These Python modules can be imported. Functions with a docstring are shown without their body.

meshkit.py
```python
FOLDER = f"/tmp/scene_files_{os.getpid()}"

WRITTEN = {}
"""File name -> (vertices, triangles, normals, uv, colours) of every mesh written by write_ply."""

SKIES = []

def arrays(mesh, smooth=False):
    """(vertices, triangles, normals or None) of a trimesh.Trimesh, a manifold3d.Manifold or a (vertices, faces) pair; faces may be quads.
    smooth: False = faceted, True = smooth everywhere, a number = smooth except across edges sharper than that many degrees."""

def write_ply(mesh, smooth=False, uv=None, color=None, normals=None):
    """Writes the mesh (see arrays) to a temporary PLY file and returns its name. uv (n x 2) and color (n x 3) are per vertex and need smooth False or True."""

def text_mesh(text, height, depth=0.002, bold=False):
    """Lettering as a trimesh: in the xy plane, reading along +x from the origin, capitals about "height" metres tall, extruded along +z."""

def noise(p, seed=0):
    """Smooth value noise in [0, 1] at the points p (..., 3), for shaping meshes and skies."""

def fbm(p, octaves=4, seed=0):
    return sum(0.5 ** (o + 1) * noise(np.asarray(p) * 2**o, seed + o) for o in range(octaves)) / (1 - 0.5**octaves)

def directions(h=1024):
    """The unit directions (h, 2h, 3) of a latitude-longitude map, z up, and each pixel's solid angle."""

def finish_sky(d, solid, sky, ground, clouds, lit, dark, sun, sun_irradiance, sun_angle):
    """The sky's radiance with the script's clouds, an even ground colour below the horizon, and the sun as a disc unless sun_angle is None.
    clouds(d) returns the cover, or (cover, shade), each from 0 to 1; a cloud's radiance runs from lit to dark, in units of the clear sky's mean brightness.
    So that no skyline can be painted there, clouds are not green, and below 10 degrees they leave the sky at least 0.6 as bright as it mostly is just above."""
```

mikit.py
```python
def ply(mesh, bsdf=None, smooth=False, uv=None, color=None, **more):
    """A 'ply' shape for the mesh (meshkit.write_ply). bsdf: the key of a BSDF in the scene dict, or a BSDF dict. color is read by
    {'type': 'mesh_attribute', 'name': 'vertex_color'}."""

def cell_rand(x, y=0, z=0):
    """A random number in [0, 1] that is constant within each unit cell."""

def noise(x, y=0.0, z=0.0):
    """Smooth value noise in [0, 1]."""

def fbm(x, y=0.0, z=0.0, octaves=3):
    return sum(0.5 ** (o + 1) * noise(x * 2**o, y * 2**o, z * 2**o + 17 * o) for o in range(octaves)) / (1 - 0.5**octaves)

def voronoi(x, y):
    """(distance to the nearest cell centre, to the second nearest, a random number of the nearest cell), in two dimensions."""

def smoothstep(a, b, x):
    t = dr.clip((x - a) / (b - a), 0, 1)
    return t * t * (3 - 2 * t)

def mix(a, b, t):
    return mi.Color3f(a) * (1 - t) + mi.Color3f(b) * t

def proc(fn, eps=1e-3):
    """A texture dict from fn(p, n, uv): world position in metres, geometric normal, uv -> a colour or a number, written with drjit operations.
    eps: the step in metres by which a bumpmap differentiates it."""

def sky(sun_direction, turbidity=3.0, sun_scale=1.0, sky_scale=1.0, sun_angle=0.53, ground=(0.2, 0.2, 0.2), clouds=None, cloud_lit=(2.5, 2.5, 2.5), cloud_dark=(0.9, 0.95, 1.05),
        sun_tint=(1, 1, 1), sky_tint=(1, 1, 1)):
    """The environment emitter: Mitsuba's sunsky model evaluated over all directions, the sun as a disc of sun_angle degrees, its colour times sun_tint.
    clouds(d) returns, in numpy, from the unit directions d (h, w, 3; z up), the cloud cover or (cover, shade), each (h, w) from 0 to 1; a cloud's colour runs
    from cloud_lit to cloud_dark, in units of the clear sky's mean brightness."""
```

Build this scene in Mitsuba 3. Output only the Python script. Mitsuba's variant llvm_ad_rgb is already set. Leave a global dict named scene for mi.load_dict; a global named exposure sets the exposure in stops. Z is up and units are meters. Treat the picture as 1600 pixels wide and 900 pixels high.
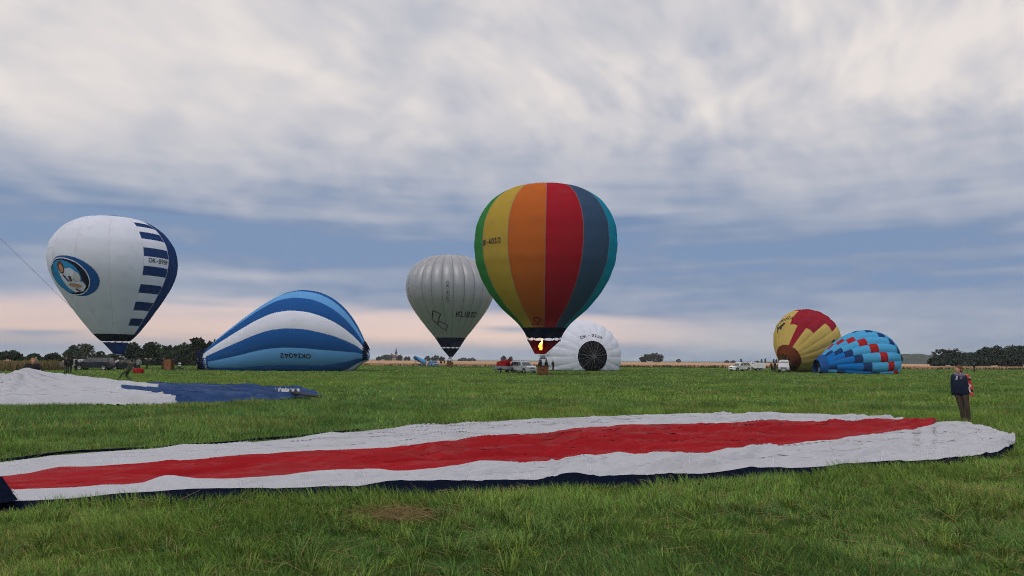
import math, random
import numpy as np, trimesh, shapely, shapely.geometry as sg
import manifold3d as m3
import drjit as dr
import mitsuba as mi
import mikit, meshkit
from mikit import noise, fbm, smoothstep, mix, cell_rand
from scipy.interpolate import PchipInterpolator

random.seed(3)
RNG = np.random.default_rng(11)
scene, labels = {}, {}

# ------------------------------------------------------------------ camera
CAM_H, PITCH, ROLL, FPX = 1.7, math.radians(5.56), math.radians(0.37), 1164.0
_f = np.array([0, math.cos(PITCH), math.sin(PITCH)])
_u0 = np.array([0, -math.sin(PITCH), math.cos(PITCH)])
_r0 = np.array([1.0, 0, 0])
_u = _u0 * math.cos(ROLL) + _r0 * math.sin(ROLL) * -1
_u = _u0 * math.cos(ROLL) - _r0 * math.sin(ROLL)
_r = _r0 * math.cos(ROLL) + _u0 * math.sin(ROLL)
EYE = np.array([0, 0, CAM_H])
scene['camera'] = {'type': 'perspective', 'fov_axis': 'x', 'fov': 2 * math.degrees(math.atan(800 / FPX)),
                   'near_clip': 0.1, 'far_clip': 9000.0,
                   'to_world': mi.ScalarTransform4f().look_at(origin=EYE.tolist(), target=(EYE + _f).tolist(), up=_u.tolist())}

# ------------------------------------------------------------------ sky: thin overcast at dusk, brightest overhead behind the viewer
exposure = 3.5


def clouds(d):
    x, y, z = d[..., 0], d[..., 1], d[..., 2]
    el, az = np.degrees(np.arcsin(z)), np.degrees(np.arctan2(x, y))
    inv = 1 / (z + 0.22)
    qx, qy = x * inv, y * inv
    S = lambda a, b, v: (lambda t: t * t * (3 - 2 * t))(np.clip((v - a) / (b - a), 0, 1))
    F = lambda a, b, o, s: meshkit.fbm(np.stack([a, b, 0 * a], -1), o, s)
    w1, w2 = F(qx * 1.7, qy * 1.7, 4, 5) - 0.5, F(qx * 1.7 + 9, qy * 1.7, 4, 6) - 0.5
    px, py = qx + 0.22 * w1, qy + 0.22 * w2
    big = F(px * 1.6, py * 1.9 + 3.4, 5, 21)
    streak = F(px * 4.6 - py * 2.6, py * 2.0 + px * 0.8, 5, 33)
    puffs = F(px * 9 + 2 * w2, py * 7, 5, 47)
    ripple = F(px * 17 - py * 11, py * 6 + px * 3.0, 4, 71) * S(-0.9, 0.5, qx) + 0.5 * (1 - S(-0.9, 0.5, qx))
    edge = 14.2 + 5.0 * (F(az / 19, el / 9, 5, 9) - 0.5) + 1.2 * (puffs - 0.5)
    low = 1 - S(edge - 4.5, edge + 5.0, el)
    high = 0.20 + 0.72 * (big - 0.5) + 0.42 * (streak - 0.5) + 0.42 * (puffs - 0.5) + 0.52 * (ripple - 0.5)
    lines = F(az / 17 + 0.06 * el, el * 0.5, 5, 83)
    thin = F(az / 9, el * 1.5, 5, 91)
    band = 0.90 + 0.62 * (lines - 0.5) + 0.34 * (thin - 0.5) + 0.16 * (puffs - 0.5) - 0.12 * (1 - S(3.0, 8.0, el))
    shade = high * (1 - low) + band * low
    pink = S(0.5, 1.9, el) * (1 - S(2.9, 4.5, el + 2.6 * (lines - 0.5))) * S(-75, -45, az) * (1 - S(-2, 22, az))
    pink = pink * S(0.28, 0.62, F(az / 13, el * 1.25, 4, 57) + 0.12)
    return 1 - 0.80 * pink, np.clip(shade, 0.02, 1)


scene['sky'] = mikit.sky((-0.25, -0.62, 0.80), turbidity=3, sun_scale=0.06, sun_angle=50, ground=(0.06, 0.09, 0.03), clouds=clouds,
                         cloud_lit=(2.33, 2.17, 2.09), cloud_dark=(0.53, 0.78, 1.25), sky_tint=(0.68, 0.355, 0.262), sun_tint=(0.86, 0.94, 1.12))

# ------------------------------------------------------------------ where a direction in the photograph meets the place


def ray(px, py):
    return _r * (px - 800) / FPX + _u * (450 - py) / FPX + _f


def G(px, py, z=0.0):
    """The point of the level z that is seen there."""
    d = ray(px, py)
    return EYE + d * ((z - CAM_H) / d[2])


def P(px, py, dist):
    """The point seen there, dist metres ahead."""
    d = ray(px, py)
    return EYE + d * (dist / d[1])


def pix(p):
    q = np.asarray(p, float) - EYE
    w = q @ _f
    return 800 + FPX * (q @ _r) / w, 450 - FPX * (q @ _u) / w


# ------------------------------------------------------------------ entries
_used = {}


def numbered(name):
    n = _used.get(name, -1) + 1
    _used[name] = n
    return name if n == 0 else f'{name}_{n:03d}'


def thing(name, label, category, group=None):
    key = numbered(name)
    labels[key] = {'label': label, 'category': category}
    if group:
        labels[key]['group'] = group
    return key


def part(parent, name, mesh, mat, smooth=35, label=None, xf=None, kind=None, **kw):
    key = numbered(f'{parent}__{name}')
    if xf is not None:
        v, f, _ = meshkit.arrays(mesh)
        mesh = (v @ xf[:3, :3].T + xf[:3, 3], f)
    scene[key] = mikit.ply(mesh, mat, smooth=smooth, **kw)
    if label or kind:
        labels[key] = {k: x for k, x in (('label', label), ('kind', kind)) if x}
    return key


def single(name, mesh, mat, label, category=None, smooth=35, group=None, kind=None, **kw):
    key = numbered(name)
    scene[key] = mikit.ply(mesh, mat, smooth=smooth, **kw)
    labels[key] = {k: x for k, x in (('label', label), ('category', category), ('group', group), ('kind', kind)) if x}
    return key


def place(x, y, z=0.0, yaw=0.0, s=1.0):
    c, n = math.cos(yaw) * s, math.sin(yaw) * s
    return np.array([[c, -n, 0, x], [n, c, 0, y], [0, 0, s, z], [0, 0, 0, 1.0]])


# ------------------------------------------------------------------ materials
def rgb(c):
    return {'type': 'rgb', 'value': [float(x) for x in c]}


def mat(name, color, rough=0.6, spec=0.4, metallic=0.0, sheen=0.0, clearcoat=0.0, bump=None, two=True):
    b = {'type': 'principled', 'base_color': color if isinstance(color, dict) else rgb(color), 'roughness': rough, 'specular': spec}
    if metallic:
        b['metallic'] = metallic
    if sheen:
        b['sheen'] = sheen
    if clearcoat:
        b['clearcoat'] = clearcoat
    if bump:
        b = {'type': 'bumpmap', 'arbitrary': mikit.proc(bump[0], eps=bump[2]), 'scale': bump[1], 'bsdf': b}
    scene[name] = {'type': 'twosided', 'bsdf': b} if two else b
    return name


def weave(c, amount=0.10, scale=3.0, soil=(0.30, 0.28, 0.24)):
    """Cloth dyed c, uneven from piece to piece, with faint grubby stains."""
    c = tuple(c)

    def fn(p, n, uv):
        a = fbm(p.x * scale, p.y * scale, p.z * scale, 4)
        st = smoothstep(0.60, 0.80, fbm(p.x * 0.9 + 7, p.y * 0.9, p.z * 0.9, 4))
        return mix(mi.Color3f(c) * (1 - amount + 2 * amount * a), mi.Color3f(soil) * (0.3 + mi.luminance(mi.Color3f(c))), st * 0.14)
    return mikit.proc(fn)


for n, c in dict(white=(0.69, 0.73, 0.86), navy=(0.016, 0.045, 0.155), midnight=(0.010, 0.016, 0.036), red=(0.36, 0.016, 0.028), orange=(0.50, 0.125, 0.028), yellow=(0.46, 0.315, 0.055),
                 green=(0.045, 0.22, 0.06), teal=(0.01, 0.24, 0.38), slate=(0.045, 0.085, 0.16), lightblue=(0.13, 0.36, 0.72), royal=(0.018, 0.095, 0.32), lemon=(0.55, 0.40, 0.115), tan=(0.15, 0.08, 0.03),
                 crimson=(0.30, 0.018, 0.035), azure=(0.03, 0.26, 0.58), sky=(0.075, 0.36, 0.66), vivid=(0.01, 0.17, 0.55), brick=(0.36, 0.02, 0.025), rust=(0.14, 0.035, 0.015), black=(0.012, 0.012, 0.015), maroon=(0.16, 0.014, 0.012)).items():
    scene['fabric_' + n] = {'type': 'twosided', 'bsdf': {'type': 'diffuse', 'reflectance': weave(c, 0.05, 1.1)}}
mat('fabric_silver', weave((0.36, 0.375, 0.41), 0.05, 0.8), rough=0.38, spec=0.5, metallic=0.35)
scene['ground_white'] = {'type': 'twosided', 'bsdf': {'type': 'roughplastic', 'alpha': 0.38, 'int_ior': 1.36, 'diffuse_reflectance': weave((0.55, 0.57, 0.635), 0.05, 2.0, (0.45, 0.40, 0.32))}}
scene['ground_red'] = {'type': 'twosided', 'bsdf': {'type': 'roughplastic', 'alpha': 0.45, 'int_ior': 1.15, 'diffuse_reflectance': weave((0.38, 0.011, 0.018), 0.10, 2.0)}}
scene['ground_navy'] = {'type': 'twosided', 'bsdf': {'type': 'diffuse', 'reflectance': weave((0.006, 0.009, 0.022), 0.10, 2.0, (0.03, 0.03, 0.03))}}
scene['ground_blue'] = {'type': 'twosided', 'bsdf': {'type': 'roughplastic', 'alpha': 0.45, 'int_ior': 1.2, 'diffuse_reflectance': weave((0.022, 0.066, 0.20), 0.16, 2.0)}}
mat('print_black', (0.012, 0.012, 0.016), rough=0.6)
mat('print_skin', (0.45, 0.25, 0.17), rough=0.6)
mat('print_brown', (0.10, 0.035, 0.02), rough=0.6)
mat('print_grey', (0.55, 0.56, 0.60), rough=0.6)
mat('seam_white', (0.60, 0.61, 0.65), rough=0.5)
mat('vent_tape', (0.20, 0.20, 0.22), rough=0.6)
mat('rope_grey', (0.22, 0.22, 0.23), rough=0.8)
mat('tape_grey', (0.10, 0.10, 0.11), rough=0.6)
mat('rubber', (0.015, 0.015, 0.016), rough=0.8)
mat('steel', (0.45, 0.45, 0.46), rough=0.35, metallic=0.9)
mat('dark_metal', (0.035, 0.035, 0.04), rough=0.5, metallic=0.3)
mat('car_glass', (0.02, 0.026, 0.032), rough=0.06, spec=0.9)
mat('lamp_glass', (0.70, 0.72, 0.75), rough=0.12, spec=0.8)
mat('tail_glass', (0.35, 0.01, 0.01), rough=0.15, spec=0.7)
for n, c in dict(silver=(0.46, 0.49, 0.54), dark=(0.018, 0.026, 0.034), white=(0.74, 0.76, 0.78), blue=(0.05, 0.20, 0.42), grey=(0.34, 0.34, 0.35)).items():
    mat('paint_' + n, c, rough=0.3, spec=0.3 if n == 'dark' else 0.6, clearcoat=0.25 if n == 'dark' else 0.8)
mat('plastic', (0.03, 0.03, 0.034), rough=0.6)


def wicker(p, n, uv):
    w = noise(p.x * 22, p.y * 22, p.z * 34)
    return mix((0.16, 0.06, 0.022), (0.36, 0.17, 0.07), w)


mat('wicker', mikit.proc(wicker), rough=0.75, spec=0.2, bump=(lambda p, n, uv: noise(p.x * 22, p.y * 22, p.z * 34), 0.02, 0.004))
mat('leather', (0.10, 0.04, 0.02), rough=0.6)
for n, c in dict(skin=(0.48, 0.27, 0.19), hair_brown=(0.12, 0.06, 0.03), hair_dark=(0.03, 0.02, 0.015), hair_red=(0.40, 0.15, 0.05), navy=(0.012, 0.02, 0.045), black=(0.016, 0.016, 0.02), brown=(0.07, 0.05, 0.04), khaki=(0.17, 0.14, 0.09),
                 grey=(0.22, 0.22, 0.24), red=(0.42, 0.025, 0.02), white=(0.72, 0.73, 0.75), olive=(0.07, 0.08, 0.05), denim=(0.05, 0.09, 0.18), scarf=(0.16, 0.14, 0.22), lightgrey=(0.45, 0.45, 0.5), coral=(0.50, 0.07, 0.045)).items():
    mat('cloth_' + n, weave(c, 0.18, 9.0) if not n.startswith(('skin', 'hair')) else rgb(c), rough=0.75, spec=0.2)


def sleeve_print(p, n, uv):
    k = noise(p.x * 17, p.y * 17, p.z * 13)
    j = noise(p.x * 15 + 5, p.y * 15, p.z * 12)
    return mix(mix((0.48, 0.06, 0.04), (0.75, 0.72, 0.72), smoothstep(0.54, 0.58, k)), (0.03, 0.015, 0.02), smoothstep(0.62, 0.66, j))


mat('cloth_sleeve', mikit.proc(sleeve_print), rough=0.75, spec=0.2)
mat('bark', weave((0.09, 0.07, 0.05), 0.3, 4.0), rough=0.9, spec=0.1)
scene['leaf'] = {'type': 'twosided', 'bsdf': {'type': 'diffuse', 'reflectance': {'type': 'mesh_attribute', 'name': 'vertex_color'}}}

# ------------------------------------------------------------------ ground
GRASS_A, GRASS_B, GRASS_C, SOIL = (0.062, 0.122, 0.028), (0.106, 0.160, 0.036), (0.038, 0.088, 0.034), (0.060, 0.048, 0.026)


def lawn_color(p, n, uv):
    a = fbm(p.x * 0.55, p.y * 0.55, 0, 4)
    b = fbm(p.x * 0.11 + 3, p.y * 0.16, 0, 4)
    g = noise(p.x * 9, p.y * 9)
    c = mix(GRASS_C, GRASS_A, smoothstep(0.3, 0.6, a))
    c = mix(c, GRASS_B, smoothstep(0.45, 0.75, b * 0.6 + g * 0.4))
    near = 1 - smoothstep(14.0, 40.0, p.y)
    return mix(c, SOIL, smoothstep(0.45, 0.75, fbm(p.x * 2.3, p.y * 2.3, 5, 3)) * (0.25 + 0.35 * near))


mat('lawn', mikit.proc(lawn_color), rough=0.95, spec=0.1, two=False)


def ground_z(x, y):
    p = np.stack([x, y, 0 * x], -1)
    r = np.hypot(x, y)
    return 0.05 * (meshkit.fbm(p * 0.9, 4, 3) - 0.5) * np.clip(1 - r / 60, 0, 1)


def polar_ground():
    rad = np.concatenate([[0.0], np.geomspace(1.0, 2500, 260)])
    ang = np.concatenate([np.radians(np.linspace(-44, 44, 260)), np.radians(np.linspace(47, 313, 60))])
    R, A = np.meshgrid(rad, ang, indexing='ij')
    x, y = R * np.sin(A), R * np.cos(A)
    v = np.stack([x, y, ground_z(x, y)], -1).reshape(-1, 3)
    n, m = R.shape
    i, j = np.meshgrid(np.arange(n - 1), np.arange(m), indexing='ij')
    q = np.stack([i * m + j, i * m + (j + 1) % m, (i + 1) * m + (j + 1) % m, (i + 1) * m + j], -1).reshape(-1, 4)
    return v, q


single('ground', polar_ground(), 'lawn', 'wide flat meadow of green grass', smooth=True, kind='structure')


def wheat_color(p, n, uv):
    a = fbm(p.x * 0.02, p.y * 0.10, 0, 4)
    g = noise(p.x * 2.2, p.y * 0.6)
    return mix((0.28, 0.165, 0.10), (0.37, 0.235, 0.15), 0.5 * smoothstep(0.3, 0.7, a) + 0.5 * g)


mat('wheat', mikit.proc(wheat_color), rough=0.95, spec=0.05)


def wheat_field():
    x = np.linspace(-520, 720, 420)
    y = np.concatenate([[207.0, 207.3, 207.8], np.geomspace(209, 560, 90), [561.0]])
    X, Y = np.meshgrid(x, y, indexing='xy')
    wob = 6 * (meshkit.noise(np.stack([x / 40, 0 * x, 0 * x], -1), 8) - 0.5)
    Y = Y + wob[None] * np.clip((560 - Y) / 350, 0, 1)
    Z = 0.72 + 0.14 * meshkit.fbm(np.stack([X * 0.4, Y * 0.4, 0 * X], -1), 3, 2) + 0.25 * np.clip((Y - 300) / 250, 0, 1)
    Z[0] = 0.0
    Z[-1] = 0.0
    n, m = X.shape
    i, j = np.meshgrid(np.arange(n - 1), np.arange(m - 1), indexing='ij')
    return np.stack([X, Y, Z], -1).reshape(-1, 3), np.stack([i * m + j, i * m + j + 1, (i + 1) * m + j + 1, (i + 1) * m + j], -1).reshape(-1, 4)


# ------------------------------------------------------------------ evening haze over the fields
scene['haze_air'] = {'type': 'homogeneous', 'albedo': rgb((0.95, 0.953, 0.96)), 'sigma_t': rgb((0.00013, 0.00014, 0.00016))}
scene['haze'] = {'type': 'cube', 'to_world': mi.ScalarTransform4f().translate([0, 0, 28.5]).scale([2600, 2600, 30.5]), 'bsdf': {'type': 'null'}, 'interior': {'type': 'ref', 'id': 'haze_air'}}
labels['haze'] = {'label': 'thin evening haze over the far fields', 'kind': 'stuff'}
scene['camera']['medium'] = {'type': 'ref', 'id': 'haze_air'}

single('field', wheat_field(), 'wheat', 'ripe tan grain field along the horizon', smooth=True, kind='structure')


# ------------------------------------------------------------------ balloon envelopes
def grid_faces(n, m):
    i, j = np.meshgrid(np.arange(n - 1), np.arange(m - 1), indexing='ij')
    return np.stack([i * m + j, i * m + j + 1, (i + 1) * m + j + 1, (i + 1) * m + j], -1).reshape(-1, 4)


def tube(points, radius, sides=6, cap=True):
    p = np.asarray(points, float)
    rad = np.broadcast_to(np.asarray(radius, float), (len(p),))
    t = np.gradient(p, axis=0)
    t /= np.linalg.norm(t, axis=1, keepdims=True) + 1e-12
    a = np.cross(t, np.where(np.abs(t[:, 2:]) < 0.9, [0, 0, 1.0], [1.0, 0, 0]))
    a /= np.linalg.norm(a, axis=1, keepdims=True) + 1e-12
    b, ang = np.cross(t, a), np.arange(sides) * 2 * np.pi / sides
    v = (p[:, None] + rad[:, None, None] * (np.cos(ang)[None, :, None] * a[:, None] + np.sin(ang)[None, :, None] * b[:, None])).reshape(-1, 3)
    i, j = np.meshgrid(np.arange(len(p) - 1), np.arange(sides), indexing='ij')
    q = np.stack([i * sides + j, i * sides + (j + 1) % sides, (i + 1) * sides + (j + 1) % sides, (i + 1) * sides + j], -1).reshape(-1, 4)
    f = np.vstack([q[:, [0, 1, 2]], q[:, [0, 2, 3]]])
    if cap:
        n = len(v)
        v = np.vstack([v, p[:1], p[-1:]])
        k = np.arange(sides)
        f = np.vstack([f, np.stack([(k + 1) % sides, k, k * 0 + n], 1), np.stack([k + n - sides, (k + 1) % sides + n - sides, k * 0 + n + 1], 1)])
    return trimesh.Trimesh(v, f, process=False)


def cat(*ms):
    return trimesh.util.concatenate([m if isinstance(m, trimesh.Trimesh) else trimesh.Trimesh(*meshkit.arrays(m)[:2], process=False) for m in ms])


def box(x0, x1, y0, y1, z0, z1, r=0.0):
    b = trimesh.creation.box([x1 - x0, y1 - y0, z1 - z0])
    if r:
        s = [m3.Manifold.sphere(r, 8).translate([x, y, z]) for x in (x0 + r, x1 - r) for y in (y0 + r, y1 - r) for z in (z0 + r, z1 - r)]
        m = m3.Manifold.batch_hull(s).to_mesh()
        return trimesh.Trimesh(m.vert_properties[:, :3], m.tri_verts, process=False)
    b.apply_translation([(x0 + x1) / 2, (y0 + y1) / 2, (z0 + z1) / 2])
    return b


class Envelope:
    """A cloth body of gores: base(phi, u) -> points, phi in degrees, u from 0 at the crown to 1 at the mouth."""

    hand = 1

    def __init__(self, base, n, phase, bulge=0.03, rows=0, row_puff=0.0, wrinkle=0.0, seed=0):
        self.base, self.n, self.phase, self.bulge, self.rows, self.row_puff, self.wrinkle, self.seed = base, n, phase, bulge, rows, row_puff, wrinkle, seed

    def __call__(self, phi, u):
        phi, u = np.broadcast_arrays(np.asarray(phi, float), np.asarray(u, float))
        t = (phi - self.phase) / (360 / self.n)
        t = t - np.floor(t)
        k = 1 + self.bulge * (np.sin(np.pi * t) ** 0.7) * np.clip(np.sin(np.pi * np.clip(u, 0, 1)) * 2.2, 0.0, 1)
        if self.rows:
            w = np.sin(np.pi * ((u * self.rows) % 1.0)) ** 0.7
            k = k + self.row_puff * (w - 1) * np.clip(u * 12, 0, 1)
        p = self.base(phi, u, k)
        if self.wrinkle:
            q = np.stack([np.cos(np.radians(phi)) * 9, np.sin(np.radians(phi)) * 9, u * 3.5], -1)
            w = 1 - np.abs(2 * meshkit.fbm(q, 4, self.seed) - 1)
            amp = self.wrinkle(phi, u) if callable(self.wrinkle) else self.wrinkle
            c = self.base(phi + 180, u, k)
            d = p - c
            p = p + d / (np.linalg.norm(d, axis=-1, keepdims=True) + 1e-9) * ((w - 0.6) * amp)[..., None]
        if hasattr(self, 'clip'):
            z = p[..., 2]
            p = np.concatenate([p[..., :2], (0.5 * (z + np.sqrt(z * z + 0.03)))[..., None]], -1)
        return p

    def normal(self, phi, u):
        e = 0.4
        a = self(phi + e, u) - self(phi - e, u)
        b = self(phi, np.clip(u + 0.004, 0, 1)) - self(phi, np.clip(u - 0.004, 0, 1))
        n = np.cross(a, b)
        n /= np.linalg.norm(n, axis=-1, keepdims=True) + 1e-12
        out = self(phi, u) - self(phi + 180, u)
        return n * np.sign((n * out).sum(-1, keepdims=True))

    def block(self, p0, p1, u0, u1, nphi=9, nu=None):
        nu = nu or max(3, int(70 * (u1 - u0)))
        # a hair inside the limits, so that the crease between two gores falls on their common edge
        e = 1e-4
        A, U = np.meshgrid(np.linspace(p0 + e, p1 - e, nphi), np.linspace(u0, u1, nu), indexing='ij')
        v = self(A, U).reshape(-1, 3)
        return v, grid_faces(nphi, nu)

    def u_at(self, phi, y):
        """The u at which that meridian is seen at the height y of the photograph."""
        u = np.linspace(0.02, 1, 500)
        ys = pix(self(np.full(500, phi), u))[1]
        i = int(np.argmin(np.where(ys[1:] >= y, ys[1:], 1e9)))
        return float(u[i + 1])

    def phi_at(self, x, u, lo=-88, hi=88):
        a = np.linspace(lo, hi, 400)
        return float(a[np.argmin(np.abs(pix(self(a, np.full(400, u)))[0] - x))])

    def u_at_x(self, phi, x):
        u = np.linspace(0.02, 1, 500)
        return float(u[np.argmin(np.abs(pix(self(np.full(500, phi), u))[0] - x))])

    def stick(self, mesh, phi, u, rot=0.0, size=0.3, lift=0.03):
        """A flat mesh (x right, y towards the crown, metres) laid on the cloth round (phi, u)."""
        m = mesh.subdivide_to_size(size, max_iter=12) if hasattr(mesh, 'subdivide_to_size') else mesh
        v, f = np.array(m.vertices), np.array(m.faces)
        c, s = math.cos(math.radians(rot)), math.sin(math.radians(rot))
        x, y = v[:, 0] * c - v[:, 1] * s, v[:, 0] * s + v[:, 1] * c
        mp = np.linalg.norm(self(phi + 1, u) - self(phi - 1, u)) / 2
        mu = np.linalg.norm(self(phi, u + 0.01) - self(phi, u - 0.01)) / 0.02
        A, U = phi + self.hand * x / mp, np.clip(u - y / mu, 0.001, 0.999)
        return self(A, U) + self.normal(A, U) * (lift + v[:, 2:3]), f

    def text(self, parent, string, height, phi, u, mat, rot=0.0, name='lettering', bold=True, stretch=1.0, lift=0.03):
        t = meshkit.text_mesh(string, height, 0.01, bold)
        t.vertices[:, 0] *= stretch
        t.apply_translation([-t.bounds[:, 0].mean(), -t.bounds[:, 1].mean(), 0])
        part(parent, name, self.stick(t, phi, u, rot, height * 0.35, lift), mat, smooth=False)

    def shape(self, parent, name, poly, phi, u, mat, lift, rot=0.0, size=0.35, label=None):
        polys = getattr(poly, 'geoms', [poly])
        t = trimesh.util.concatenate([trimesh.creation.extrude_polygon(g, 0.008, engine='earcut') for g in polys])
        part(parent, name, self.stick(t, phi, u, rot, size, lift), mat, smooth=False, label=label)


def revolve_base(dist, axis_top, axis_bottom, profile):
    """A standing envelope from its outline in the photograph: profile = [(y, half width)], crown first, the axis from axis_top to axis_bottom."""
    ys = np.array([a for a, b in profile], float)
    hw = np.array([b for a, b in profile], float)
    cx = axis_top + (axis_bottom - axis_top) * (ys - ys[0]) / (ys[-1] - ys[0])
    c = np.array([P(a, b, dist) for a, b in zip(cx, ys)])
    off_axis = dist / np.hypot(dist, c[len(c) // 2][0])          # a round body away from the middle of the picture looks wider than it is
    r = np.array([np.linalg.norm(P(a + w, b, dist) - P(a, b, dist)) for a, b, w in zip(cx, ys, hw)]) * off_axis
    s = np.concatenate([[0], np.cumsum(np.hypot(np.diff(c[:, 2]), np.diff(r)))])
    s /= s[-1]
    fc, fr = PchipInterpolator(s, c), PchipInterpolator(s, r)
    ctr = c[len(c) // 2]
    psi = math.degrees(math.atan2(-ctr[0], ctr[1]))

    def base(phi, u, k):
        a = np.radians(phi + psi)
        R = fr(u) * k
        return fc(u) + np.stack([R * np.sin(a), -R * np.cos(a), 0 * R], -1)
    base.center, base.radius, base.psi = fc, fr, psi
    return base


def lying_base(origin, axis, side, table):
    """An envelope on the ground: table = [(x along the axis, centre height, half height, half width)], crown first."""
    t = np.array(table, float)
    s = np.concatenate([[0], np.cumsum(np.hypot(np.diff(t[:, 0]), np.diff(t[:, 2])))])
    s /= s[-1]
    f = PchipInterpolator(s, t)
    o, ax, sd = (np.append(np.asarray(v, float)[:2], 0) for v in (origin, axis, side))

    def base(phi, u, k):
        x, zc, rz, ry = np.moveaxis(f(u), -1, 0)
        a = np.radians(phi)
        p = o + x[..., None] * ax + (ry * k * np.cos(a))[..., None] * sd
        z = zc + rz * k * np.sin(a)
        z = 0.5 * (z + np.sqrt(z * z + 0.02))
        return p + z[..., None] * np.array([0, 0, 1.0])
    return base


def tilted_base(center, axis, e1, e2, table):
    t = np.array(table, float)
    s = np.concatenate([[0], np.cumsum(np.hypot(np.diff(t[:, 0]), np.diff(t[:, 1])))])
    s /= s[-1]
    f = PchipInterpolator(s, t)

    def base(phi, u, k):
        x, r = np.moveaxis(f(u), -1, 0)
        a = np.radians(phi)
        p = center + x[..., None] * axis + (r * k * np.cos(a))[..., None] * e1 + (r * k * np.sin(a))[..., None] * e2
        z = p[..., 2]
        z = 0.5 * (z + np.sqrt(z * z + 0.05))
        return np.concatenate([p[..., :2], z[..., None]], -1)
    return base


# ------------------------------------------------------------------ baskets
def lathe(profile, n=24):
    p = np.array(profile, float)
    a = np.arange(n) * 2 * np.pi / n
    v = np.stack([p[:, None, 0] * np.cos(a), p[:, None, 0] * np.sin(a), np.repeat(p[:, 1:], n, 1)], -1).reshape(-1, 3)
    i, j = np.meshgrid(np.arange(len(p) - 1), np.arange(n), indexing='ij')
    return v, np.stack([i * n + j, i * n + (j + 1) % n, (i + 1) * n + (j + 1) % n, (i + 1) * n + j], -1).reshape(-1, 4)


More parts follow.
